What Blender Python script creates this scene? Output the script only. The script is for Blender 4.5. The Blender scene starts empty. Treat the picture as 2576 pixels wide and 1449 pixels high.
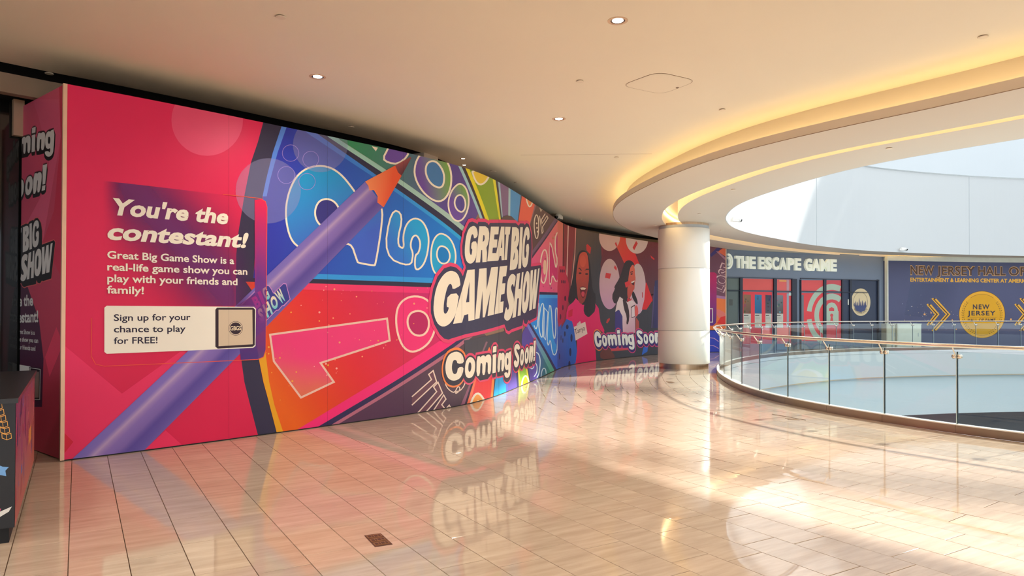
import bpy, math, random
from mathutils import Vector, Matrix
from mathutils.geometry import tessellate_polygon

random.seed(7)
SC = bpy.context.scene
COL = SC.collection

# ------------------------------------------------------------------ camera
F_PX = 1800.0            # focal length for the 2576 px wide frame
EYE = Vector((0, 0, 1.5))
PITCH, ROLL = 0.0091, 0.0028
SHIFT_PX = 35.3
CX, CY = 1288.0, 724.5
fwd = Vector((0, math.cos(PITCH), math.sin(PITCH)))
_r0 = Vector((1, 0, 0)); _u0 = Vector((0, -math.sin(PITCH), math.cos(PITCH)))
right = _r0 * math.cos(ROLL) + _u0 * math.sin(ROLL)
up = -_r0 * math.sin(ROLL) + _u0 * math.cos(ROLL)
cam_data = bpy.data.cameras.new('camera')
cam = bpy.data.objects.new('camera', cam_data)
COL.objects.link(cam)
cam_data.sensor_fit = 'HORIZONTAL'; cam_data.sensor_width = 36.0
cam_data.lens = 36.0 * F_PX / 2576.0
cam_data.shift_y = SHIFT_PX / 2576.0
cam_data.clip_start = 0.05; cam_data.clip_end = 300
cam.matrix_world = Matrix(((right.x, up.x, -fwd.x, EYE.x), (right.y, up.y, -fwd.y, EYE.y),
                           (right.z, up.z, -fwd.z, EYE.z), (0, 0, 0, 1)))
SC.camera = cam

# ------------------------------------------------------------------ world, sun, exposure
SUN_DX, SUN_DY = -1.38, -0.80      # metres the light travels per metre it falls
SUN_STRENGTH = 6.8
SKY_STRENGTH = 1.3
world = bpy.data.worlds.new('sky'); SC.world = world
world.use_nodes = True
_bg = world.node_tree.nodes['Background']
_bg.inputs['Color'].default_value = (0.84, 0.92, 1.0, 1)
_bg.inputs['Strength'].default_value = SKY_STRENGTH
sun_d = bpy.data.lights.new('sun', 'SUN'); sun_d.energy = SUN_STRENGTH
sun_d.angle = math.radians(1.6); sun_d.color = (1.0, 0.95, 0.87)
sun = bpy.data.objects.new('sun', sun_d); COL.objects.link(sun)
sun.rotation_euler = Vector((SUN_DX, SUN_DY, -1)).to_track_quat('-Z', 'Y').to_euler()
sun.location = (20, 10, 20)
vs = SC.view_settings
vs.view_transform = 'Standard'; vs.look = 'None'; vs.gamma = 1.0; vs.use_curve_mapping = False
vs.exposure = 0.6
LED_COVE, LED_SLOT = 5.8, 9.0
LAMP_W = 126.0            # each recessed downlight

# ------------------------------------------------------------------ measuring: a pixel of the photograph to a place on a real surface
PY0 = CY + SHIFT_PX
def ray(px, py):
    return fwd + right * ((px - CX) / F_PX) + up * ((PY0 - py) / F_PX)
def on_z(px, py, z):
    d = ray(px, py); t = (z - EYE.z) / d.z
    return EYE + d * t
def project(p):
    d = Vector(p) - EYE
    z = d.dot(fwd)
    if z < 0.05: return None
    return (CX + F_PX * d.dot(right) / z, PY0 - F_PX * d.dot(up) / z)
def fr(x0, y0, k):
    return lambda pts: [(x0 + x / k, y0 + y / k) for x, y in pts]
ZA = fr(0, 150, 2.8986); ZB = fr(0, 600, 2.4143); ZC = fr(600, 280, 2.8983); ZD = fr(600, 700, 3.45)
ZE = fr(1040, 380, 3.6214); ZF = fr(1040, 720, 4.2619); ZG = fr(1380, 520, 3.2938); ZH = fr(1780, 580, 3.2362)
K1 = fr(1400, 540, 7.2462); K2 = fr(1400, 720, 7.2462); K3 = fr(1780, 600, 7.2462); K4 = fr(1780, 760, 7.2462)
K5 = fr(2020, 600, 6.5857); K6 = fr(2260, 640, 6.5854); K7 = fr(2200, 780, 4.2606); K8 = fr(1300, 360, 5.5722)
L1 = fr(1080, 540, 8.5867); L2 = fr(1080, 660, 7.2467); L3 = fr(1080, 830, 6.5861); L4 = fr(0, 500, 2.6345)
L5 = fr(600, 690, 10.35); I1 = fr(0, 1000, 2.8622); I2 = fr(800, 1000, 2.8622); I3 = fr(1600, 900, 2.6393)
I4 = fr(1400, 0, 2.1905); I7 = fr(0, 880, 2.7889); I8 = fr(0, 250, 3.2222)
PX = lambda pts: list(pts)

# ------------------------------------------------------------------ plan curves
def catmull(pts, closed=False, n=12):
    out = []; m = len(pts)
    rng = range(m) if closed else range(m - 1)
    for i in rng:
        if closed:
            p0, p1, p2, p3 = pts[(i-1) % m], pts[i], pts[(i+1) % m], pts[(i+2) % m]
        else:
            p0, p1, p2, p3 = pts[max(i-1, 0)], pts[i], pts[i+1], pts[min(i+2, m-1)]
        for k in range(n):
            t = k / n
            out.append(tuple(0.5 * (2*b + (c-a)*t + (2*a-5*b+4*c-d)*t*t + (3*b-a-3*c+d)*t**3)
                             for a, b, c, d in zip(p0, p1, p2, p3)))
    if not closed: out.append(tuple(pts[-1]))
    return out
def resample(pts, step, closed=False):
    q = list(pts) + ([pts[0]] if closed else [])
    cum = [0.0]
    for a, b in zip(q, q[1:]): cum.append(cum[-1] + math.dist(a, b))
    n = max(2, round(cum[-1] / step)); out = []; j = 0
    for k in range(n + (0 if closed else 1)):
        s = cum[-1] * k / n
        while j < len(cum) - 2 and cum[j+1] < s: j += 1
        L = cum[j+1] - cum[j] or 1e-9; t = (s - cum[j]) / L
        out.append((q[j][0] + (q[j+1][0]-q[j][0])*t, q[j][1] + (q[j+1][1]-q[j][1])*t))
    return out
def relax(pts, it):
    p = list(pts)
    for _ in range(it):
        p = [p[0]] + [tuple(0.25*a + 0.5*b + 0.25*c for a, b, c in zip(p[i-1], p[i], p[i+1])) for i in range(1, len(p)-1)] + [p[-1]]
    return p
class Path:
    """a line in plan; its positive normal points to the left of its direction times `sign`"""
    def __init__(self, pts, sign=-1, closed=False):
        self.p = [tuple(q) for q in pts]; self.sign = sign; self.closed = closed
        q = self.p + ([self.p[0]] if closed else [])
        self.q = q; self.s = [0.0]
        for a, b in zip(q, q[1:]): self.s.append(self.s[-1] + math.dist(a, b))
        self.L = self.s[-1]
        self.n = []
        m = len(q)
        for i in range(m):
            if closed: a, b = q[(i-1) % (m-1)], q[(i+1) % (m-1)]
            else: a, b = q[max(i-1, 0)], q[min(i+1, m-1)]
            dx, dy = b[0]-a[0], b[1]-a[1]; l = math.hypot(dx, dy) or 1e-9
            self.n.append((-dy/l*sign, dx/l*sign))
    def seg(self, s):
        lo, hi = 0, len(self.q) - 2
        while lo < hi:
            m = (lo + hi + 1) // 2
            if self.s[m] <= s: lo = m
            else: hi = m - 1
        return lo
    def at(self, s, d=0.0):
        if self.closed: s %= self.L
        i = self.seg(s); t = (s - self.s[i]) / ((self.s[i+1] - self.s[i]) or 1e-9)
        a, b = self.q[i], self.q[i+1]; na, nb = self.n[i], self.n[i+1]
        x = a[0] + (b[0]-a[0])*t; y = a[1] + (b[1]-a[1])*t
        if d:
            nx = na[0] + (nb[0]-na[0])*min(max(t, 0), 1); ny = na[1] + (nb[1]-na[1])*min(max(t, 0), 1)
            l = math.hypot(nx, ny) or 1; x += nx/l*d; y += ny/l*d
        return (x, y)
    def hit(self, px, py):
        """pixel -> (s, z) on the upright surface standing on this line"""
        d = ray(px, py); best = None; m = len(self.q) - 1
        for i in range(m):
            a, b = self.q[i], self.q[i+1]
            ex, ey = b[0]-a[0], b[1]-a[1]
            den = d.x*ey - d.y*ex
            if abs(den) < 1e-9: continue
            t = (a[0]*ey - a[1]*ex) / den
            u = (a[0]*d.y - a[1]*d.x) / den
            lo = -50.0 if i == 0 and not self.closed else -1e-6
            hi = 50.0 if i == m-1 and not self.closed else 1.0 + 1e-6
            if t > 0 and lo <= u <= hi:
                pen = 0 if 0 <= u <= 1 else 1000
                if best is None or t + pen < best[0]:
                    best = (t + pen, self.s[i] + u * (self.s[i+1]-self.s[i]), EYE.z + d.z*t)
        return (best[1], best[2]) if best else None
    def offset(self, d):
        return [(x + nx*d, y + ny*d) for (x, y), (nx, ny) in zip(self.p, self.n)]

_base = [(157,1160),(175,1158.5),(351,1136),(431.5,1125.8),(508,1115),(582,1106),(649,1096),(713,1087),(791,1077),(846,1068.5),
         (977,1051),(1049,1039.5),(1134,1026),(1171,1018.5),(1209,1009),(1239,1000),(1275,986),(1310,971.5),(1354,952),(1376,942),
         (1404,928.5),(1430,919.4),(1460,914),(1499,907.7),(1579,899),(1652,891.8)]
_w = [tuple(on_z(x, y, 0)[:2]) for x, y in _base] + [(5.8, 24.35), (6.97, 25.0), (7.5, 25.05)]
W = Path(relax(resample(catmull(_w), 0.2), 6), sign=-1)        # front of the printed hoarding, normal to the walkway
S_SPLIT = W.hit(1402, 700)[0]
BK = Path([W.at(0, -0.8)[:]] and ([(W.at(0,-0.8)[0]-4.9, W.at(0,-0.8)[1]-5.1)] + [W.at(s, -0.8) for s in [k*0.4 for k in range(int(W.L/0.4))]] + [(7.2, 26.2)]), sign=-1)
SIDE = Path([(W.p[0][0]-0.97, W.p[0][1]+0.80), W.p[0]], sign=-1)  # short return of the hoarding
VOID_C = Path(resample(catmull([(6.43,8.98),(5.3,10.75),(4.8,12.8),(4.66,14.7),(4.98,16.7),(5.68,18.6),(6.62,20.15),(8.05,21.85),(10.4,24.3),
            (13.95,26.7),(20.5,28.6),(28,28.6),(34,24),(35,15),(29,7),(19,3.2),(12,3.9),(8.2,6.7)], True, 10), 0.35, True), sign=1, closed=True)
VOID_F = Path(resample(catmull([(5.84,8.16),(5.0,9.57),(4.45,11.2),(4.28,12.6),(4.38,14.2),(4.8,16.5),(5.7,19.0),(7.6,21.9),(10.4,24.4),
            (13.8,26.2),(19.7,27.5),(27,27.3),(33,23),(34,14),(28,7),(18,4.0),(11,4.6),(7.5,6.3)], True, 10), 0.3, True), sign=1, closed=True)
def area2(p): return sum(a[0]*b[1]-b[0]*a[1] for a, b in zip(p, p[1:]+p[:1]))
for P_ in (VOID_C, VOID_F):      # make the normals point away from the opening
    if (area2(P_.p) > 0): P_.sign = -1
    P_.__init__(P_.p, P_.sign, True)
SHOP = Path([(7.08, 25.16), (7.55, 25.37), (14.9, 28.7)], sign=-1)
HALL = Path([(14.95, 28.6)] + catmull([(14.95,28.6),(18,29.25),(21.2,29.65),(26,29.9)], False, 4)[1:], sign=-1)

# ------------------------------------------------------------------ materials
def srgb(c): 
    return tuple(((v/255)/12.92 if v/255 <= 0.04045 else ((v/255+0.055)/1.055)**2.4) for v in c)
MATS = {}
def mat(name, rgb, rough=0.5, metal=0.0, noise=0.04, scale=6.0, emit=None, spec=0.5, coat=0.0, stretch=None, bump=0.0):
    m = bpy.data.materials.new(name); m.use_nodes = True; MATS[name] = m
    nt = m.node_tree; b = nt.nodes['Principled BSDF']
    c = srgb(rgb)
    b.inputs['Roughness'].default_value = rough; b.inputs['Metallic'].default_value = metal
    b.inputs['Specular IOR Level'].default_value = spec
    b.inputs['Coat Weight'].default_value = coat
    tc = nt.nodes.new('ShaderNodeTexCoord'); nz = nt.nodes.new('ShaderNodeTexNoise'); nz.inputs['Scale'].default_value = scale
    nz.inputs['Detail'].default_value = 3
    if stretch:
        mp = nt.nodes.new('ShaderNodeMapping'); mp.inputs['Scale'].default_value = stretch
        nt.links.new(tc.outputs['Object'], mp.inputs[0]); nt.links.new(mp.outputs[0], nz.inputs['Vector'])
    else: nt.links.new(tc.outputs['Object'], nz.inputs['Vector'])
    rp = nt.nodes.new('ShaderNodeMapRange'); rp.inputs['To Min'].default_value = 1-noise*2; rp.inputs['To Max'].default_value = 1+noise*2
    nt.links.new(nz.outputs['Fac'], rp.inputs['Value'])
    mx = nt.nodes.new('ShaderNodeVectorMath'); mx.operation = 'SCALE'; mx.inputs[0].default_value = c
    nt.links.new(rp.outputs[0], mx.inputs['Scale']); nt.links.new(mx.outputs[0], b.inputs['Base Color'])
    if bump:
        bp = nt.nodes.new('ShaderNodeBump'); bp.inputs['Strength'].default_value = bump; bp.inputs['Distance'].default_value = 0.01
        nt.links.new(nz.outputs['Fac'], bp.inputs['Height']); nt.links.new(bp.outputs[0], b.inputs['Normal'])
    if emit:
        b.inputs['Emission Color'].default_value = (*emit[0], 1); b.inputs['Emission Strength'].default_value = emit[1]
    return m
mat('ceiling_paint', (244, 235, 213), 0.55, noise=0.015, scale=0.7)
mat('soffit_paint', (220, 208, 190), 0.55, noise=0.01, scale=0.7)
mat('fascia_white', (205, 207, 206), 0.45, noise=0.01, scale=0.4)
mat('fascia_grey', (212, 217, 219), 0.5, noise=0.01, scale=0.4)
mat('seam_grey', (178, 183, 186), 0.6)
mat('column_white', (236, 230, 218), 0.35, noise=0.012, scale=1.2)
mat('brushed_bronze', (205, 178, 150), 0.28, 1.0, noise=0.1, scale=3, stretch=(6, 6, 0.4))
mat('brushed_steel', (226, 216, 202), 0.22, 1.0, noise=0.06, scale=4, stretch=(1, 1, 12))
mat('kerb_metal', (156, 138, 122), 0.34, 0.85, noise=0.08, scale=2.5)
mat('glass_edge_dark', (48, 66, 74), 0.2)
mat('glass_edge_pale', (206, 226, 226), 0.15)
mat('kerb_cap', (246, 243, 234), 0.3, 0.2)
mat('grout', (112, 84, 62), 0.8, noise=0.1, scale=20)
mat('dark_void', (14, 13, 14), 0.7)
mat('dark_glass', (20, 22, 23), 0.06, spec=0.7)
mat('header_metal', (150, 132, 112), 0.5, noise=0.05)
mat('post_metal', (196, 172, 145), 0.45, noise=0.04)
mat('edge_trim', (238, 200, 170), 0.4)
mat('board', (150, 120, 100), 0.7)
mat('lens', (255, 250, 240), 0.3, emit=((1.0, 0.95, 0.86), 14.0))
mat('lens_dim', (255, 250, 240), 0.3, emit=((1.0, 0.95, 0.86), 5.0))
mat('lamp_trim', (222, 190, 158), 0.4)
mat('lamp_reflector', (92, 62, 52), 0.25, 0.6)
mat('cover_disc', (238, 226, 204), 0.5)
mat('disc_shade_and_lock', (120, 92, 72), 0.6)  # brown for the painted shade edge of cover discs, and the hatch lock
mat('led', (255, 230, 170), 0.5, emit=((1.0, 0.77, 0.38), LED_COVE))
mat('led_slot', (255, 230, 170), 0.5, emit=((1.0, 0.77, 0.40), LED_SLOT))
mat('line_grey', (150, 122, 96), 0.6)
mat('brass', (150, 112, 62), 0.38, 0.7, noise=0.18, scale=40)
mat('brass_dark', (92, 56, 40), 0.5, 0.4, noise=0.1, scale=30)
mat('camera_white', (236, 234, 228), 0.35)
mat('camera_black', (20, 20, 22), 0.15)
mat('kiosk_black', (22, 21, 23), 0.35, noise=0.08, scale=12)
mat('kiosk_top', (40, 39, 40), 0.3, noise=0.1, scale=8)
mat('shop_navy', (120, 132, 150), 0.5, noise=0.03, scale=0.8)
mat('hall_navy', (80, 82, 114), 0.5, noise=0.05, scale=0.6)
mat('frame_navy', (36, 42, 58), 0.4)
mat('sign_white', (226, 228, 210), 0.4, emit=((0.88, 0.92, 0.8), 0.16))
mat('sign_side', (150, 140, 140), 0.5)
mat('cabinet_white', (226, 225, 208), 0.45)
mat('cabinet_beige', (206, 200, 176), 0.5)
mat('lower_grey', (206, 214, 217), 0.55, noise=0.01, scale=0.4)
mat('lower_dark', (66, 74, 88), 0.3, noise=0.1, scale=0.6)
mat('truss', (150, 152, 155), 0.5)

def tile_material():
    m = bpy.data.materials.new('polished_tile'); m.use_nodes = True; MATS['tile'] = m
    nt = m.node_tree; N = nt.nodes; Lk = nt.links; b = N['Principled BSDF']
    geo = N.new('ShaderNodeNewGeometry'); oi = N.new('ShaderNodeObjectInfo'); tc = N.new('ShaderNodeTexCoord')
    add = N.new('ShaderNodeMath'); add.operation = 'ADD'; Lk.new(geo.outputs['Random Per Island'], add.inputs[0]); Lk.new(oi.outputs['Random'], add.inputs[1])
    frc = N.new('ShaderNodeMath'); frc.operation = 'FRACT'; Lk.new(add.outputs[0], frc.inputs[0])
    mp = N.new('ShaderNodeMapping'); mp.vector_type = 'TEXTURE'; mp.inputs['Rotation'].default_value = (0, 0, math.radians(31.27)); mp.inputs['Scale'].default_value = (0.7, 0.085, 1)
    Lk.new(geo.outputs['Position'], mp.inputs[0])
    off = N.new('ShaderNodeVectorMath'); off.operation = 'ADD'; Lk.new(mp.outputs[0], off.inputs[0])
    cmb = N.new('ShaderNodeCombineXYZ'); ml = N.new('ShaderNodeMath'); ml.operation = 'MULTIPLY'; ml.inputs[1].default_value = 40
    Lk.new(frc.outputs[0], ml.inputs[0]); Lk.new(ml.outputs[0], cmb.inputs['Z']); Lk.new(cmb.outputs[0], off.inputs[1])
    nz = N.new('ShaderNodeTexNoise'); nz.inputs['Scale'].default_value = 1.5; nz.inputs['Detail'].default_value = 5; nz.inputs['Roughness'].default_value = 0.6
    Lk.new(off.outputs[0], nz.inputs['Vector'])
    cr = N.new('ShaderNodeValToRGB'); e = cr.color_ramp.elements
    e[0].position = 0.3; e[0].color = (*srgb((180, 158, 138)), 1); e[1].position = 0.72; e[1].color = (*srgb((202, 181, 160)), 1)
    Lk.new(nz.outputs['Fac'], cr.inputs[0])
    rng = N.new('ShaderNodeMapRange'); rng.inputs['To Min'].default_value = 0.94; rng.inputs['To Max'].default_value = 1.05
    Lk.new(frc.outputs[0], rng.inputs['Value'])
    sc = N.new('ShaderNodeVectorMath'); sc.operation = 'SCALE'; Lk.new(cr.outputs[0], sc.inputs[0]); Lk.new(rng.outputs[0], sc.inputs['Scale'])
    Lk.new(sc.outputs[0], b.inputs['Base Color'])
    rr = N.new('ShaderNodeMapRange'); rr.inputs['From Min'].default_value = 0.0; rr.inputs['To Min'].default_value = 0.012; rr.inputs['To Max'].default_value = 0.075
    pw = N.new('ShaderNodeMath'); pw.operation = 'FRACT'; m7 = N.new('ShaderNodeMath'); m7.operation = 'MULTIPLY'; m7.inputs[1].default_value = 7.31
    Lk.new(frc.outputs[0], m7.inputs[0]); Lk.new(m7.outputs[0], pw.inputs[0]); Lk.new(pw.outputs[0], rr.inputs['Value'])
    Lk.new(rr.outputs[0], b.inputs['Roughness'])
    b.inputs['Specular IOR Level'].default_value = 0.5
    wn = N.new('ShaderNodeTexNoise'); wn.inputs['Scale'].default_value = 5.0; wn.inputs['Detail'].default_value = 1
    Lk.new(geo.outputs['Position'], wn.inputs['Vector'])
    bp = N.new('ShaderNodeBump'); bp.inputs['Strength'].default_value = 0.022; bp.inputs['Distance'].default_value = 0.02
    Lk.new(wn.outputs['Fac'], bp.inputs['Height']); Lk.new(bp.outputs[0], b.inputs['Normal'])
tile_material()

def glass_material():
    m = bpy.data.materials.new('rail_glass'); m.use_nodes = True; MATS['glass'] = m
    nt = m.node_tree; N = nt.nodes; Lk = nt.links
    N.remove(N['Principled BSDF']); out = N['Material Output']
    tr = N.new('ShaderNodeBsdfTransparent'); tr.inputs[0].default_value = (0.9, 0.955, 0.955, 1)
    gl = N.new('ShaderNodeBsdfGlossy'); gl.inputs['Roughness'].default_value = 0.0; gl.inputs[0].default_value = (1, 1, 1, 1)
    geo = N.new('ShaderNodeNewGeometry'); dt = N.new('ShaderNodeVectorMath'); dt.operation = 'DOT_PRODUCT'
    Lk.new(geo.outputs['Normal'], dt.inputs[0]); Lk.new(geo.outputs['Incoming'], dt.inputs[1])
    ab = N.new('ShaderNodeMath'); ab.operation = 'ABSOLUTE'; Lk.new(dt.outputs['Value'], ab.inputs[0])
    om = N.new('ShaderNodeMath'); om.operation = 'SUBTRACT'; om.inputs[0].default_value = 1.0; Lk.new(ab.outputs[0], om.inputs[1])
    p5 = N.new('ShaderNodeMath'); p5.operation = 'POWER'; p5.inputs[1].default_value = 5.0; Lk.new(om.outputs[0], p5.inputs[0])
    fz = N.new('ShaderNodeMath'); fz.operation = 'MULTIPLY_ADD'; fz.inputs[1].default_value = 0.96; fz.inputs[2].default_value = 0.04; Lk.new(p5.outputs[0], fz.inputs[0])
    mx = N.new('ShaderNodeMixShader'); Lk.new(fz.outputs[0], mx.inputs[0]); Lk.new(tr.outputs[0], mx.inputs[1]); Lk.new(gl.outputs[0], mx.inputs[2])
    Lk.new(mx.outputs[0], out.inputs[0])
glass_material()

def print_material(name, alpha, rough=0.42):
    m = bpy.data.materials.new(name); m.use_nodes = True; MATS[name] = m
    nt = m.node_tree; b = nt.nodes['Principled BSDF']
    at = nt.nodes.new('ShaderNodeAttribute'); at.attribute_name = 'ink'
    tc = nt.nodes.new('ShaderNodeTexCoord'); nz = nt.nodes.new('ShaderNodeTexNoise'); nz.inputs['Scale'].default_value = 1.6; nz.inputs['Detail'].default_value = 4
    nt.links.new(tc.outputs['Object'], nz.inputs['Vector'])
    rp = nt.nodes.new('ShaderNodeMapRange'); rp.inputs['To Min'].default_value = 0.95; rp.inputs['To Max'].default_value = 1.05
    nt.links.new(nz.outputs['Fac'], rp.inputs['Value'])
    sc = nt.nodes.new('ShaderNodeVectorMath'); sc.operation = 'SCALE'
    nt.links.new(at.outputs['Color'], sc.inputs[0]); nt.links.new(rp.outputs[0], sc.inputs['Scale'])
    nt.links.new(sc.outputs[0], b.inputs['Base Color'])
    b.inputs['Roughness'].default_value = rough
    b.inputs['Specular IOR Level'].default_value = 0.3
    if alpha: nt.links.new(at.outputs['Alpha'], b.inputs['Alpha'])
print_material('printed_vinyl', False)
print_material('printed_overlay', True)

# ------------------------------------------------------------------ mesh helpers
def tag(o, label=None, cat=None, group=None, kind=None):
    if label: o['label'] = label
    if cat: o['category'] = cat
    if group: o['group'] = group
    if kind: o['kind'] = kind
    return o
def obj(name, verts, faces, m, parent=None, smooth=False, loc=None):
    me = bpy.data.meshes.new(name)
    me.from_pydata([tuple(v) for v in verts], [], faces)
    me.update()
    if m: me.materials.append(MATS[m] if isinstance(m, str) else m)
    if smooth:
        me.polygons.foreach_set('use_smooth', [True]*len(me.polygons))
    o = bpy.data.objects.new(name, me); COL.objects.link(o)
    if parent: o.parent = parent
    if loc: o.location = loc
    return o
def empty(name, loc=(0, 0, 0), label=None, cat=None, group=None, kind=None):
    o = bpy.data.objects.new(name, None); COL.objects.link(o); o.location = loc; o.empty_display_size = 0.2
    return tag(o, label, cat, group, kind)
class MB:
    def __init__(s): s.v = []; s.f = []
    def add(s, verts, faces):
        k = len(s.v); s.v += [tuple(v) for v in verts]; s.f += [tuple(i + k for i in f) for f in faces]; return s
    def box(s, c, sx, sy, sz, rz=0.0):
        ca, sa = math.cos(rz), math.sin(rz)
        vs_ = [(c[0] + x*sx/2*ca - y*sy/2*sa, c[1] + x*sx/2*sa + y*sy/2*ca, c[2] + z*sz/2) for z in (-1, 1) for y in (-1, 1) for x in (-1, 1)]
        return s.add(vs_, [(0, 2, 3, 1), (4, 5, 7, 6), (0, 1, 5, 4), (2, 6, 7, 3), (0, 4, 6, 2), (1, 3, 7, 5)])
    def lathe(s, c, prof, n=32):
        vs_ = []; fs = []; m = len(prof)
        for k in range(n):
            a = 2*math.pi*k/n
            vs_ += [(c[0] + r*math.cos(a), c[1] + r*math.sin(a), c[2] + z) for r, z in prof]
        for k in range(n):
            for j in range(m-1):
                a, b = k*m + j, ((k+1) % n)*m + j
                fs.append((a, b, b+1, a+1))
        return s.add(vs_, fs)
    def tube(s, pts, r, n=8, closed=False, caps=True):
        pts = [Vector(p) for p in pts]; m = len(pts); vs_ = []; fs = []
        for i, p in enumerate(pts):
            a = pts[(i-1) % m] if closed or i > 0 else p; b = pts[(i+1) % m] if closed or i < m-1 else p
            d = (b - a).normalized(); u = d.cross(Vector((0, 0, 1)))
            if u.length < 1e-4: u = d.cross(Vector((0, 1, 0)))
            u.normalize(); w = u.cross(d)
            vs_ += [p + u*(r*math.cos(2*math.pi*k/n)) + w*(r*math.sin(2*math.pi*k/n)) for k in range(n)]
        for i in range(m if closed else m-1):
            for k in range(n):
                a, b = i*n, ((i+1) % m)*n
                fs.append((a+k, a+(k+1) % n, b+(k+1) % n, b+k))
        if caps and not closed:
            fs.append(tuple(range(n-1, -1, -1))); fs.append(tuple((m-1)*n + k for k in range(n)))
        return s.add(vs_, fs)
    def build(s, name, m, parent=None, smooth=False, loc=None):
        if loc: s.v = [(x-loc[0], y-loc[1], z-loc[2]) for x, y, z in s.v]
        return obj(name, s.v, s.f, m, parent, smooth, loc)
def sweep(path, prof, s0=None, s1=None, step=None):
    """closed profile [(d, z)] swept along the path; d is measured along the path's normal"""
    mb = MB(); n = len(prof)
    if s0 is None and path.closed:
        cols = [path.s[i] for i in range(len(path.p))]; loop = True
    else:
        s0 = 0 if s0 is None else s0; s1 = path.L if s1 is None else s1
        cols = [s0] + [s for s in path.s if s0 + 1e-4 < s < s1 - 1e-4] + [s1]; loop = False
        if step:
            k = max(1, round((s1-s0)/step)); cols = [s0 + (s1-s0)*i/k for i in range(k+1)]
    vs_ = []
    for s in cols:
        for d, z in prof:
            x, y = path.at(s, d) if d else path.at(s)
            vs_.append((x, y, z))
    fs = []; m = len(cols)
    for i in range(m if loop else m-1):
        a, b = i*n, ((i+1) % m)*n
        for k in range(n): fs.append((a+k, a+(k+1) % n, b+(k+1) % n, b+k))
    if not loop:
        fs.append(tuple(range(n-1, -1, -1))); fs.append(tuple((m-1)*n + k for k in range(n)))
    return mb.add(vs_, fs)
def rect(d0, d1, z0, z1): return [(d0, z0), (d1, z0), (d1, z1), (d0, z1)]
def plate(loops, z):
    """flat polygon with holes, in plan"""
    tr = tessellate_polygon([[Vector((x, y, 0)) for x, y in L] for L in loops])
    vs_ = [(x, y, z) for L in loops for x, y in L]
    return vs_, [tuple(t) for t in tr]
def solidify(o, t):
    md = o.modifiers.new('thickness', 'SOLIDIFY'); md.thickness = t; md.offset = 1.0 if t > 0 else 1.0
    return o
# ================================================================== STRUCTURE
def behind(path, x, y):
    """does the upright surface on `path` hide plan point (x, y) from the eye?"""
    for a, b in zip(path.q, path.q[1:]):
        ex, ey = b[0]-a[0], b[1]-a[1]; den = x*ey - y*ex
        if abs(den) < 1e-9: continue
        t = (a[0]*ey - a[1]*ex)/den; u = (a[0]*y - a[1]*x)/den
        if 0 < t < 1 and 0 <= u <= 1: return True
    return False
def inside(poly, x, y):
    c = False; j = len(poly)-1
    for i in range(len(poly)):
        xi, yi = poly[i]; xj, yj = poly[j]
        if (yi > y) != (yj > y) and x < (xj-xi)*(y-yi)/(yj-yi)+xi: c = not c
        j = i
    return c

# ---- floor slab with the round opening
v, f = plate([[(-14, -30), (46, -30), (46, 34), (-14, 34)], list(reversed(VOID_F.offset(0.02)))], -0.008)
floor = tag(obj('floor', v, f, 'grout'), kind='structure')

# ---- floor tiles: straight courses, and courses that follow the opening
TW, TL, GAP = 0.3048, 0.6096, 0.0045
ang = math.radians(-31.27)
dl = Vector((math.sin(ang), math.cos(ang), 0)); dr = Vector((math.cos(ang), -math.sin(ang), 0))
v_phase = on_z(170.5, 1449, 0).dot(dr) % TW
u_a = on_z(293.5, 1272.5, 0).dot(dl) % TL
_col_a = math.floor((on_z(293.5, 1272.5, 0).dot(dr) - v_phase) / TW)
BAND = 4.25
band_poly = VOID_F.offset(BAND); void_poly = VOID_F.p
def tile_mesh_verts(q):
    """q: four plan corners (ccw). returns a chamfered slab"""
    c = Vector((sum(p[0] for p in q)/4, sum(p[1] for p in q)/4))
    def inset(k, z):
        out = []
        for p in q:
            d = Vector((p[0], p[1])) - c
            l = d.length; out.append((*(c + d*((l-k)/l)), z))
        return out
    vs_ = inset(0, -0.008) + inset(0, -0.0012) + inset(0.0022, 0.0)
    fs = [(8, 9, 10, 11)]
    for k in range(4):
        k2 = (k+1) % 4
        fs += [(k, k2, 4+k2, 4+k), (4+k, 4+k2, 8+k2, 8+k)]
    return vs_, fs
tiles = []     # (projected area, corner list, kind)
def px_area(q):
    pr = [project((x, y, 0)) for x, y in q]
    if any(p is None for p in pr): return 0
    cx = sum(p[0] for p in pr)/4; cy = sum(p[1] for p in pr)/4
    if not (-60 < cx < 2640 and cy < 1530): return 0
    return abs(sum(a[0]*b[1]-b[0]*a[1] for a, b in zip(pr, pr[1:]+pr[:1])))/2
umin, umax, vmin, vmax = -6, 24, -9, 18
for col in range(int((vmin-v_phase)/TW), int((vmax-v_phase)/TW)):
    v0 = v_phase + col*TW
    ph = u_a if (col - _col_a) % 2 == 0 else u_a - TL*0.25
    for row in range(int(umin/TL), int(umax/TL)):
        u0 = ph + row*TL
        c = dl*(u0+TL/2) + dr*(v0+TW/2)
        if c.y < -3 or c.y > 24 or c.x < -8 or c.x > 9: continue
        if behind(W, c.x*0.93, c.y*0.93): continue
        q = []
        for du, dv in ((GAP/2, GAP/2), (GAP/2, TW-GAP/2), (TL-GAP/2, TW-GAP/2), (TL-GAP/2, GAP/2)):
            p = dl*(u0+du) + dr*(v0+dv); q.append((p.x, p.y))
        if all(inside(band_poly, *p) for p in q): continue
        tiles.append((px_area(q) if not inside(band_poly, c.x, c.y) else 1, q, 'straight', c))
s_near = min(range(len(VOID_F.p)), key=lambda i: math.dist(VOID_F.p[i], (4.28, 12.6)))
S_N = VOID_F.s[s_near]
_sgn = 1 if VOID_F.at(S_N + 2)[1] > 12.6 else -1          # arc direction in which the far side comes
RW = 0.3048
k = 0; d = 0.075
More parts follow.
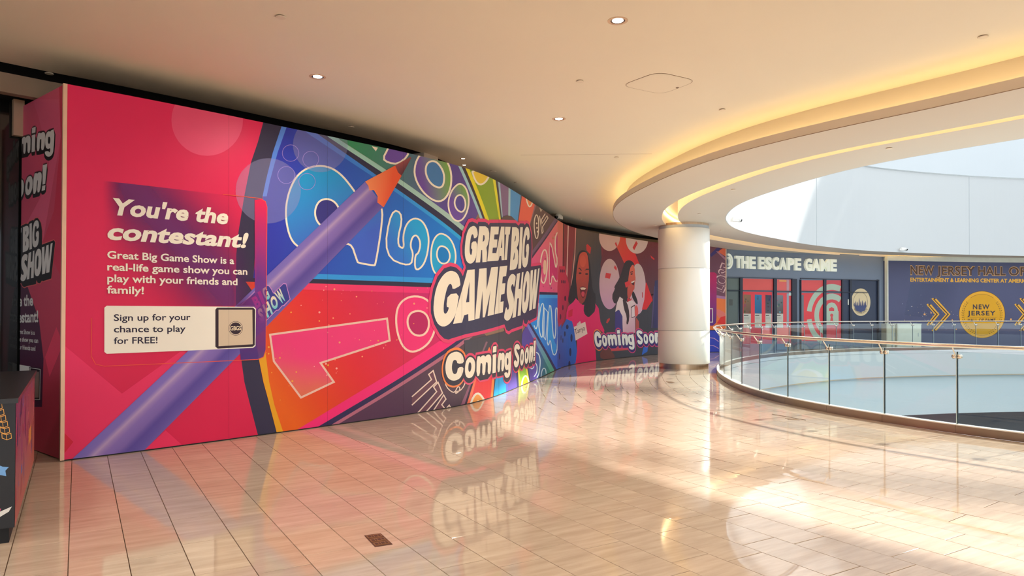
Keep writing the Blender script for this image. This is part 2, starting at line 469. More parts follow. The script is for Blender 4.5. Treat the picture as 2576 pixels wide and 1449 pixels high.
while d < BAND - 0.05:
    d1 = min(d + RW, BAND); n0 = -16.0 ; s = n0 + (0.3 if k % 2 else 0.0)
    while s < 24:
        q = [VOID_F.at(S_N + _sgn*(s+GAP/2), d+GAP/2), VOID_F.at(S_N + _sgn*(s+TL-GAP/2), d+GAP/2),
             VOID_F.at(S_N + _sgn*(s+TL-GAP/2), d1-GAP/2), VOID_F.at(S_N + _sgn*(s+GAP/2), d1-GAP/2)]
        if area2(q) < 0: q = q[::-1]
        c = Vector((sum(p[0] for p in q)/4, sum(p[1] for p in q)/4, 0))
        if not behind(W, c.x*0.97, c.y*0.97) and not behind(SHOP, c.x, c.y) and c.y < 26 and c.y > -1:
            tiles.append((px_area(q), q, 'curved', c))
        s += TL
    d = d1; k += 1
tiles.sort(key=lambda t: -t[0])
std = None
rest = MB()
nobj = {'straight': 0, 'curved': 0}
for i, (a, q, kind, c) in enumerate(tiles):
    lift = 0.0006 if kind == 'curved' else 0.0
    tx, ty = random.gauss(0, 0.0007), random.gauss(0, 0.0007)
    if i < 298:
        if kind == 'straight':
            if std is None:
                vs_, fs = tile_mesh_verts([(x, y) for x, y in ((-TL/2+GAP/2, -TW/2+GAP/2), (TL/2-GAP/2, -TW/2+GAP/2), (TL/2-GAP/2, TW/2-GAP/2), (-TL/2+GAP/2, TW/2-GAP/2))])
                o = obj('tile', vs_, fs, 'tile', floor); std = o.data
            else:
                o = bpy.data.objects.new('tile', std); COL.objects.link(o); o.parent = floor
            o.rotation_euler = (tx, ty, math.atan2(dl.y, dl.x)); o.location = (c.x, c.y, 0)
        else:
            vs_, fs = tile_mesh_verts([(x-c.x, y-c.y) for x, y in q])
            o = obj('tile', vs_, fs, 'tile', floor); o.location = (c.x, c.y, lift); o.rotation_euler = (tx, ty, 0)
    else:
        qq = q if area2(q) > 0 else q[::-1]
        vs_, fs = tile_mesh_verts(qq)
        rest.add([(x, y, z + lift + (y-c.y)*tx - (x-c.x)*ty) for x, y, z in vs_], fs)
tag(rest.build('distant_tiles', 'tile', floor), kind='stuff')

# ---- slab edges round the opening and the level below
e = tag(sweep(VOID_F, rect(-0.03, 0.03, -0.1, -0.012)).build('trim_1', 'fascia_white', smooth=False), kind='structure')
tag(sweep(VOID_F, rect(-0.02, 0.05, -0.95, -0.108)).build('wall_slab_edge', 'fascia_white'), kind='structure')
tag(sweep(VOID_F, rect(0.1, 0.5, -2.42, -0.95)).build('wall_lower_fascia', 'lower_grey'), kind='structure')
tag(sweep(VOID_F, rect(-0.02, 0.6, -0.98, -0.95)).build('trim_2', 'post_metal'), kind='structure')
tag(sweep(VOID_F, rect(1.4, 1.7, -6.0, -2.42)).build('wall_lower_level', 'lower_dark'), kind='structure')
v, f = plate([[(-6, 0), (42, 0), (42, 34), (-6, 34)]], -6.0)
tag(obj('floor_lower', v, f, 'lower_grey'), kind='structure')

# ---- ceiling ring over the walkway: two soffit bands, a light slot, an outer light trough
ZS, ZC_, = 3.66, 4.0
D_SI, D_SO, D_LIP = 1.08, 1.44, 2.53
ring = empty('ceiling_ring', (4.66, 14.7, ZS), kind='structure')
def put(o, parent):
    o.parent = parent; o.matrix_parent_inverse = Matrix.Translation(parent.location).inverted(); return o
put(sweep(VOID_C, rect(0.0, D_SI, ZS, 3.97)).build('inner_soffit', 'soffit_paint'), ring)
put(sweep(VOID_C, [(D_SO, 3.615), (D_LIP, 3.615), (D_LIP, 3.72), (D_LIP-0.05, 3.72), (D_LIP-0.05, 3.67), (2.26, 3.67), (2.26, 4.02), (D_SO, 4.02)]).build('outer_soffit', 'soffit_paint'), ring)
put(sweep(VOID_C, rect(D_SI-0.05, D_SO+0.05, 3.97, 4.03)).build('slot_top', 'soffit_paint'), ring)
put(sweep(VOID_C, rect(D_SO-0.035, D_SO-0.012, 3.86, 3.885)).build('slot_light_strip', 'led_slot'), ring)
put(sweep(VOID_C, rect(2.36, 2.40, 3.672, 3.682)).build('trough_light_strip', 'led'), ring)
put(sweep(VOID_C, rect(D_LIP-0.004, D_LIP+0.002, 3.611, 3.617)).build('lip_shade_line', 'line_grey'), ring)  # dark strip painted in as the shadow gap at the lip
# upper faces of the opening
tag(sweep(VOID_C, rect(-0.02, 0.0, ZS, 6.72)).build('wall_fascia', 'fascia_white'), kind='structure')
tag(sweep(VOID_C, rect(0.04, 0.1, 6.68, 6.78)).build('trim_3', 'seam_grey'), kind='structure')
tag(sweep(VOID_C, rect(-0.08, -0.02, 6.76, 9.6)).build('wall_fascia_upper', 'fascia_grey'), kind='structure')
def seam_v(px, py, z0, z1, nm):
    s, z = VOID_C_far.hit(px, py)
    put(sweep(VOID_C_far, rect(0.02, 0.024, z0, z1), s-0.006, s+0.006).build(nm, 'seam_grey'), fascia_ref)
fascia_ref = bpy.data.objects['wall_fascia']
_far = [p for p in VOID_C.p]
_i0 = min(range(len(_far)), key=lambda i: math.dist(_far[i], (4.98, 16.7)))
_rot = _far[_i0:] + _far[:_i0]
if _rot[5][1] < _rot[0][1]: _rot = [_rot[0]] + _rot[1:][::-1]
VOID_C_far = Path(_rot[:90], sign=-1)
if VOID_C_far.n[10][1] > 0: VOID_C_far = Path(_rot[:90], sign=1)
for px_ in (2053, 2437):
    s, z = VOID_C_far.hit(px_, 560)
    o = sweep(VOID_C_far, rect(0.02, 0.026, ZS, 6.72), s-0.007, s+0.007).build('panel_joint', 'seam_grey', fascia_ref)

# ---- main ceiling
back_edge = BK.p
outer = back_edge + [(7.0, 26.8), (14.5, 30.2), (30, 31.5), (46, 31.5), (46, -3), (-13, -3), (-13, back_edge[0][1])]
hole = list(reversed(VOID_C.offset(2.26)))
v, f = plate([outer, hole], ZC_)
n_ = len(v)
tag(obj('ceiling', v + [(x, y, z+0.15) for x, y, z in v], f + [tuple(i+n_ for i in t) for t in f], 'ceiling_paint'), kind='structure')
ceil_ref = bpy.data.objects['ceiling']
# faint joint across the ceiling board
a_, b_ = on_z(1310, 390, ZC_), on_z(1640, 387, ZC_)
MB().tube([a_ - Vector((0, 0, 0.0)), b_ - Vector((0, 0, 0.0))], 0.002, 4).build('board_joint', 'line_grey', ceil_ref)
# access hatch: a rounded lozenge outline in the ceiling
hp = [on_z(*p, ZC_) for p in [(1561,215),(1655,180),(1755,203),(1665,237)]]
def rounded(pts, r, n=6):
    out = []
    m = len(pts)
    for i in range(m):
        p, a, b = Vector(pts[i]), Vector(pts[i-1]), Vector(pts[(i+1) % m])
        u, w = (a-p).normalized()*r, (b-p).normalized()*r
        for k in range(n+1):
            t = k/n; out.append(p + u*(1-t)**2 + w*t**2)
    return out
rp_ = rounded(hp, 0.16)
mb = MB()
mb.tube([p - Vector((0, 0, 0.0)) for p in rp_], 0.003, 4, closed=True)
hatch = empty('ceiling_hatch', on_z(1658, 208, ZC_), 'square access hatch with rounded corners flush in the beige ceiling', 'hatch')
put(mb.build('rim', 'line_grey'), hatch)
cen = sum(rp_, Vector())/len(rp_)
put(obj('panel', [p*0.985 + cen*0.015 - Vector((0, 0, 0.003)) for p in rp_], [tuple(range(len(rp_)))], 'ceiling_paint'), hatch)
lk = on_z(1704, 220, ZC_)
put(MB().lathe((lk.x, lk.y, ZC_-0.006), [(0, 0), (0.018, 0), (0.018, 0.006)], 12).build('lock', 'disc_shade_and_lock'), hatch)

# ---- dark shop front line behind the hoarding: header beam, recess, dark glazing, posts
tag(sweep(BK, rect(-0.12, 0.0, 3.70, 3.90)).build('trim_4', 'header_metal'), kind='structure')
tag(sweep(BK, rect(-0.8, -0.56, 3.5, 4.3)).build('wall_recess', 'dark_void'), kind='structure')
_bp = BK.offset(0.5); _bq = BK.offset(-0.9)
v, f = plate([[(x, y) for x, y in _bp] + [(x, y) for x, y in reversed(_bq)]], 4.16)
tag(obj('ceiling_recess', v, f, 'dark_void'), kind='structure')
tag(sweep(BK, rect(-0.56, -0.52, 0.0, 3.75)).build('wall_dark_glazing', 'dark_glass'), kind='structure')
BKP = Path(BK.offset(-0.46), sign=-1)
s0 = BKP.hit(46, 270)[0]
tag(sweep(BKP, rect(-0.04, 0.04, 3.36, 3.75), s0-0.05, s0+0.05).build('trim_5', 'post_metal'), kind='structure')
tag(sweep(Path([(5.2, 25.4), (8.2, 26.9)], sign=-1), rect(-0.1, 0.0, 3.3, 4.3)).build('wall_back', 'dark_void'), kind='structure')
s0 = BK.hit(1066, 385)[0]
tag(sweep(BK, rect(-0.45, 0.05, 3.72, 4.0), s0-0.06, s0+0.35).build('trim_6', 'soffit_paint'), kind='structure')
# right wing wall that closes the far left of the picture
tag(sweep(Path([BK.p[0], (BK.p[0][0]-0.2, -8)], sign=1), rect(-0.2, 0.0, 0.0, 4.0)).build('wall_left', 'dark_glass'), kind='structure')
# roof trusses high over the opening
for cx_, cy_, ux_, uy_ in ((24.4, 18.7, 0.9, -0.44), (23.4, 26.0, 0.82, -0.57)):
    tag(MB().box((cx_, cy_, 15.5), 44, 0.24, 0.36, math.atan2(uy_, ux_)).build('roof_beam', 'truss'), kind='structure')
# ================================================================== OBJECTS
# ---- round column
cc = Vector((4.39, 18.3, 0)); R_ = 0.645
colm = empty('round_column', cc, 'white round column with bronze rings at floor and ceiling', 'column')
def lpart(name, prof, m, parent, n=48, smooth=True, c=(0, 0, 0)):
    mb = MB().lathe(c, prof, n); o = mb.build(name, m, parent, smooth)
    md = o.modifiers.new('edges', 'EDGE_SPLIT'); md.split_angle = math.radians(40); return o
lpart('base_ring', [(0, 0), (R_-0.03, 0), (R_-0.03, 0.135), (0, 0.135)], 'brushed_bronze', colm)
for z0, z1 in ((0.135, 0.955), (0.963, 2.515), (2.523, 3.525)):
    lpart('shaft_panel', [(R_-0.03, z0), (R_-0.003, z0), (R_, z0+0.004), (R_, z1-0.004), (R_-0.003, z1), (R_-0.03, z1)], 'column_white', colm)
lpart('shaft_core', [(R_-0.02, 0.13), (R_-0.02, 3.6)], 'seam_grey', colm)
lpart('top_ring', [(0, 3.525), (R_-0.025, 3.525), (R_-0.025, 3.66), (0, 3.66)], 'brushed_bronze', colm)

# ---- glass railing round the opening
rail = empty('glass_railing', (*VOID_F.at(S_N), 0), 'curved glass railing with steel handrail round the open floor well', 'railing')
def rs(s): return S_N + _sgn*s
_j = min([k*0.01 for k in range(-900, 0)], key=lambda s: abs(project((*VOID_F.at(rs(s), 0.0), 0.1))[0] - 2411))
PAN = 0.955
joints = [_j + PAN*k for k in range(-4, 32)]
def rsweep(prof, s0, s1, step=0.24):
    mb = MB(); k = max(1, round((s1-s0)/step)); n = len(prof); vs_ = []; fs = []
    for i in range(k+1):
        s = s0 + (s1-s0)*i/k
        vs_ += [(*VOID_F.at(rs(s), d), z) for d, z in prof]
    for i in range(k):
        for j in range(n): fs.append((i*n+j, i*n+(j+1) % n, (i+1)*n+(j+1) % n, (i+1)*n+j))
    fs += [tuple(range(n-1, -1, -1)), tuple(k*n+j for j in range(n))]
    return mb.add(vs_, fs)
for a, b in zip(joints, joints[1:]):
    put(rsweep(rect(0.0, 0.07, 0.001, 0.1), a+0.0015, b-0.0015).build('kerb_plate', 'kerb_metal'), rail)
    # flat pane of glass between two joints
    p0, p1 = Vector((*VOID_F.at(rs(a+0.007), 0.02), 0)), Vector((*VOID_F.at(rs(b-0.007), 0.02), 0))
    d_ = p1-p0; c_ = (p0+p1)/2
    put(MB().box((c_.x, c_.y, 0.55), d_.length, 0.013, 0.88, math.atan2(d_.y, d_.x)).build('glass_pane', 'glass'), rail)
    u_ = d_.normalized()
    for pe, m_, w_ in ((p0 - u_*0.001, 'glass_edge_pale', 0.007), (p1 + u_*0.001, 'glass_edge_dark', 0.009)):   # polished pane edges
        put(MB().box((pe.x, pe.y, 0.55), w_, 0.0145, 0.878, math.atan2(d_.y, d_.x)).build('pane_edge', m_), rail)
put(rsweep(rect(-0.012, 0.072, 0.1, 0.112), joints[0], joints[-1]).build('kerb_cap', 'kerb_cap'), rail)
hr = [(*VOID_F.at(rs(joints[0] + k*0.24), 0.13), 1.065) for k in range(int((joints[-1]-joints[0])/0.24)+1)]
put(MB().tube(hr, 0.024, 12).build('handrail', 'brushed_steel', smooth=True), rail)
for s in joints:
    br = empty('bracket', (0, 0, 0)); br.parent = rail
    bx, by = VOID_F.at(rs(s), 0.03); br.location = Vector((bx, by, 0.93)) - rail.location
    rx, ry = VOID_F.at(rs(s), 0.13)
    t0, t1 = Vector((*VOID_F.at(rs(s-0.05), 0.03), 0)), Vector((*VOID_F.at(rs(s+0.05), 0.03), 0)); td = (t1-t0).normalized()
    o_ = Vector((rx-bx, ry-by, 0))
    nrm = Vector((o_.x, o_.y, 0)).normalized()
    MB().tube([nrm*0.012, nrm*0.03 + Vector((0, 0, 0.02)), o_*0.9 + Vector((0, 0, 0.10)), o_ + Vector((0, 0, 0.125))], 0.0085, 6).build('bracket_arm', 'brushed_steel', br, True)
    mb = MB()
    for sx in (-0.03, 0.03):      # two round clamp jaws, one on each pane
        cpos = td*sx
        for side in (-1, 1):
            c0 = cpos - nrm*0.01 + nrm*(0.007*side)
            mb.tube([c0, c0 + nrm*(0.014*side)], 0.027, 12)
    mb.build('clamp', 'brushed_steel', br, True)

# ---- ceiling fittings
def downlight(px, py, z, r, label, lens='lens', group='lit recessed downlights in the beige ceiling'):
    c = on_z(px, py, z)
    t = empty('recessed_downlight', c, label, 'light', group)
    lpart('trim_ring', [(r*0.72, 0.002), (r*0.74, -0.004), (r, -0.004), (r, 0.002)], 'lamp_trim', t, 32)
    lpart('reflector', [(r*0.72, -0.0035), (r*0.5, 0.001)], 'lamp_reflector', t, 32)
    lpart('lens', [(0.0, -0.0045), (r*0.42, -0.0045), (r*0.54, -0.0022)], lens, t, 24)
    if True:
        ld = bpy.data.lights.new('downlight_lamp', 'SPOT'); ld.energy = LAMP_W if lens == 'lens' else LAMP_W*0.5; ld.color = (1.0, 0.92, 0.80); ld.spot_size = math.radians(155); ld.spot_blend = 1.0; ld.shadow_soft_size = 0.06
        lo = bpy.data.objects.new('downlight_lamp', ld); COL.objects.link(lo); lo.parent = t; lo.location = (0, 0, -0.012)
    return t
downlight(1554, 52, ZC_, 0.088, 'brightest recessed downlight, at the top centre of the ceiling')
downlight(799, 193, ZC_, 0.088, 'lit recessed downlight above the purple pencil tip, left of the others')
downlight(1406, 299, ZC_, 0.088, 'lit recessed downlight in mid ceiling left of the access hatch')
downlight(1165, 399, ZC_, 0.055, 'small lit spotlight on ceiling over the yellow wheel segment, upper of two', 'lens_dim', 'small spotlights at the hoarding top')
downlight(1168, 415, ZC_-0.0, 0.055, 'small lit spotlight touching the hoarding top, lower of two', 'lens_dim', 'small spotlights at the hoarding top')
# unseen downlights added as interior fill, behind and beside the camera
for x_, y_, lab in ((-1.3, 4.0, 'ahead of'), (-4.2, 3.4, 'far left of'), (2.4, 3.4, 'right of'), (-0.6, 1.4, 'just before'), (-3.4, 0.6, 'left of'), (2.6, 0.4, 'near right of'), (0.4, -1.6, 'behind'), (-2.8, -2.0, 'behind and left of'), (4.6, -1.4, 'behind and right of')):
    p_ = project((x_, y_, ZC_))
    d_ = downlight(1554, 52, ZC_, 0.088, 'added fill lamp'); d_.location = (x_, y_, ZC_); d_.parent = ceil_ref; d_.name = 'downlight'
    for k_ in ('label', 'category', 'group'): del d_[k_]
def disc(px, py, z, r, label):
    c = on_z(px, py, z)
    t = empty('ceiling_cover_disc', c, label, 'sprinkler cover', 'round cover plates on the ceiling')
    lpart('collar', [(r*0.8, 0.0), (r*0.8, -0.008)], 'disc_shade_and_lock', t, 20)  # collar coloured dark as the shade behind the plate
    lpart('plate', [(0, -0.014), (r*0.95, -0.014), (r, -0.011), (r, -0.007), (0, -0.007)], 'cover_disc', t, 20)
for px, py, z, r, lab in ((707, 41, ZC_, .042, 'round cover plate on ceiling near the top edge, left of centre'),
    (2473, 91, ZC_, .042, 'round cover plate on ceiling at the upper right, above the glowing trough'),
    (1459, 203, ZC_, .04, 'round cover plate on ceiling just left of the access hatch'),
    (1817, 275, ZC_, .04, 'round cover plate on ceiling right of the hatch, nearest the trough glow'),
    (124, 183, ZC_, .042, 'round cover plate in ceiling shadow above the hoarding corner'),
    (883, 318, ZC_, .042, 'round cover plate in ceiling shadow above the blue wheel segment'),
    (1240, 430, ZC_, .06, 'wider cover plate in ceiling shadow above the grey-purple segment'),
    (1298, 459, ZC_, .04, 'small cover plate in ceiling shadow above the coral segment'),
    (1551, 395, ZC_, .04, 'round cover plate on ceiling left of the ring where the glow starts'),
    (1460, 551, ZC_, .05, 'round cover plate on ceiling over the black gap above the second mural'),
    (2237, 372, ZS, .042, 'round cover plate on the inner soffit band, nearest the camera'),
    (1845, 476, ZS, .042, 'round cover plate on the inner soffit band at the left end of the opening'),
    (1759, 537, ZS, .042, 'round cover plate on the inner soffit just above the column'),
    (1815, 579, ZS, .042, 'round cover plate on the inner soffit right of the column top'),
    (1648, 566, 3.615, .05, 'round cover plate on the outer soffit left of the column top')):
    disc(px, py, z, r, lab)

# ---- security cameras
def dome_camera(pos, face, label, k=1.0):
    t = empty('security_camera', pos, label, 'camera'); t.rotation_euler = (0, 0, face); t.scale = (k, k, k)
    MB().box((0, 0, 0.035), 0.16, 0.10, 0.07).build('mount_plate', 'camera_white', t)
    mb = MB().tube([(0.04, 0, 0.055), (-0.03, 0, 0.06), (-0.14, 0, 0.04)], 0.055, 14)
    mb.build('housing', 'camera_white', t, True)
    lpart('lens_dome', [(0.0, -0.045), (0.03, -0.036), (0.045, -0.01), (0.045, 0.02)], 'camera_black', t, 16, True, (-0.15, 0, 0.035))
s_, z_ = VOID_C_far.hit(2262, 628)
p_ = VOID_C_far.at(s_, 0.12); dome_camera((p_[0], p_[1], ZS+0.06), math.radians(170), 'white security camera on the far soffit edge above the dark wall', 1.05)
p_ = on_z(1838, 557, ZS); dome_camera((p_.x+0.13, p_.y+0.1, ZS+0.01), math.radians(200), 'white security camera at the tight left bend of the opening', 1.1)
p_ = on_z(1406, 541, ZC_); dome_camera((p_.x, p_.y-0.15, ZC_-0.13), math.radians(60), 'small white security camera under the ceiling where the two murals meet', 1.2)

# ---- brass floor plate with worn lettering panel
def floor_plate(quad, label, strips):
    P4 = [on_z(*p, 0) for p in quad]; c = sum(P4, Vector())/4
    t = empty('floor_outlet_cover', c, label, 'floor plate')
    def q(u0, v0, u1, v1, z0, z1, nm, m):
        def pt(u, v): return P4[0]*(1-u)*(1-v) + P4[1]*u*(1-v) + P4[2]*u*v + P4[3]*(1-u)*v - c
        vs_ = [pt(u, v) + Vector((0, 0, z)) for z in (z0, z1) for u, v in ((u0, v0), (u1, v0), (u1, v1), (u0, v1))]
        return obj(nm, vs_, [(3, 2, 1, 0), (4, 5, 6, 7), (0, 1, 5, 4), (1, 2, 6, 5), (2, 3, 7, 6), (3, 0, 4, 7)], m, t)
    q(0, 0, 1, 1, 0.0007, 0.002, 'frame', 'brass_dark')
    for k in range(strips):
        a, b = 0.05 + k*0.93/strips, (k+1)*0.93/strips
        q(0.06, a, 0.94, b, 0.002, 0.0035, 'lid', 'brass')
        for j, (u0, u1) in enumerate(((0.14, 0.3), (0.36, 0.44), (0.5, 0.68), (0.74, 0.86))):
            h = b-a; q(u0, a+h*0.25, u1, b-h*0.25, 0.0035, 0.0042, 'relief', 'brass_dark')
    return t
floor_plate(I2([(332, 995), (450, 978), (537, 1058), (410, 1078)]), 'tarnished brass outlet cover set in the foreground floor tiles', 3)
floor_plate([(1974, 1052), (2004, 1053.5), (2012, 1057), (1983, 1056)], 'small brass cover in the floor in front of the glass railing', 1)
floor_plate([(1674, 960), (1690, 960.5), (1698, 962.5), (1682, 962.8)], 'small brass cover in the sunlit floor near the column', 1)
hp = [on_z(1942, 1042, 0.0012), on_z(2027, 1057, 0.0012)]
hl = empty('floor_hatch', hp[0], 'thin dark edge of a flush floor hatch beside the railing', 'floor hatch')
put(MB().tube(hp, 0.004, 4).build('hatch_edge', 'brass_dark'), hl)

# ---- low white cabinets on the far walkway
def cabinet(px0, px1, Y, top, label, m):
    x0, x1 = (px0-CX)/F_PX*Y, (px1-CX)/F_PX*Y
    t = empty('low_cabinet', ((x0+x1)/2, Y, 0), label, 'cabinet', 'low cabinets on the far walkway')
    w = x1-x0
    MB().box((0, 0.2, top/2), w-0.02, 0.4, top-0.02).build('body', m, t)
    MB().box((0, 0.2, top-0.01), w, 0.43, 0.03).build('top_board', m, t)
    MB().box((0, -0.003, top*0.5), w-0.08, 0.012, top-0.14).build('door', m, t)
    MB().box((w*0.36, -0.012, top*0.55), 0.02, 0.02, 0.14).build('handle', 'seam_grey', t)
cabinet(2229.5, 2253, 28.0, 0.94, 'narrow beige cabinet behind the far glass railing, left of the white one', 'cabinet_beige')
cabinet(2257, 2318, 27.9, 0.95, 'wide white cabinet behind the far glass railing', 'cabinet_white')
# ================================================================== PRINTED GRAPHICS (flat vinyl on the walls)
INK_GAIN = 1.12
def ink(c, gain=None):
    g = INK_GAIN if gain is None else gain
    return tuple(min(0.92, v*g) for v in srgb(c[:3]))
def chaikin(p, it=2):
    for _ in range(it):
        q = []
        for a, b in zip(p, p[1:] + p[:1]):
            q += [(a[0]*.75+b[0]*.25, a[1]*.75+b[1]*.25), (a[0]*.25+b[0]*.75, a[1]*.25+b[1]*.75)]
        p = q
    return p
def ell(cx, cy, rx, ry, n=32, rot=0.0):
    c, s = math.cos(rot), math.sin(rot)
    return [(cx + rx*math.cos(t)*c - ry*math.sin(t)*s, cy + rx*math.cos(t)*s + ry*math.sin(t)*c) for t in [2*math.pi*k/n for k in range(n)]]
def hull(p):
    p = sorted(set(p))
    def half(q):
        h = []
        for x in q:
            while len(h) > 1 and (h[-1][0]-h[-2][0])*(x[1]-h[-2][1]) - (h[-1][1]-h[-2][1])*(x[0]-h[-2][0]) <= 0: h.pop()
            h.append(x)
        return h
    a, b = half(p), half(p[::-1]); return a[:-1] + b[:-1]
def grow(p, d):
    """polygon offset outwards by d (vertex normals, capped mitre)"""
    sg = 1 if area2(p) > 0 else -1; out = []; m = len(p)
    for i in range(m):
        a, b, c = p[i-1], p[i], p[(i+1) % m]
        def nn(u, v):
            dx, dy = v[0]-u[0], v[1]-u[1]; l = math.hypot(dx, dy) or 1e-9; return (dy/l*sg, -dx/l*sg)
        n1, n2 = nn(a, b), nn(b, c); nx, ny = n1[0]+n2[0], n1[1]+n2[1]; l = math.hypot(nx, ny) or 1e-9
        k = min(1.7, 2/l); out.append((b[0] + nx/l*d*k, b[1] + ny/l*d*k))
    return out
def interp_quad(q):
    return lambda u, v: (q[0][0]*(1-u)*(1-v)+q[1][0]*u*(1-v)+q[2][0]*u*v+q[3][0]*(1-u)*v,
                         q[0][1]*(1-u)*(1-v)+q[1][1]*u*(1-v)+q[2][1]*u*v+q[3][1]*(1-u)*v)
_txt = {}
def text_faces(s, bold=0.0, space=1.0, extrude=0.0):
    key = (s, bold, space, extrude)
    if key in _txt: return _txt[key]
    cu = bpy.data.curves.new('t', 'FONT'); cu.body = s; cu.size = 1.0; cu.offset = bold; cu.resolution_u = 3
    cu.space_character = space; cu.extrude = extrude; cu.fill_mode = 'FRONT' if not extrude else 'BOTH'
    ob = bpy.data.objects.new('t', cu); COL.objects.link(ob)
    dg = bpy.context.evaluated_depsgraph_get(); me = bpy.data.meshes.new_from_object(ob.evaluated_get(dg))
    vs_ = [tuple(v.co) for v in me.vertices]; fs = [tuple(p.vertices) for p in me.polygons]
    bpy.data.objects.remove(ob); bpy.data.curves.remove(cu); bpy.data.meshes.remove(me)
    _txt[key] = (vs_, fs); return _txt[key]
_cap = None
def cap_h():
    global _cap
    if _cap is None:
        vs_, _ = text_faces('H'); _cap = max(v[1] for v in vs_)
    return _cap

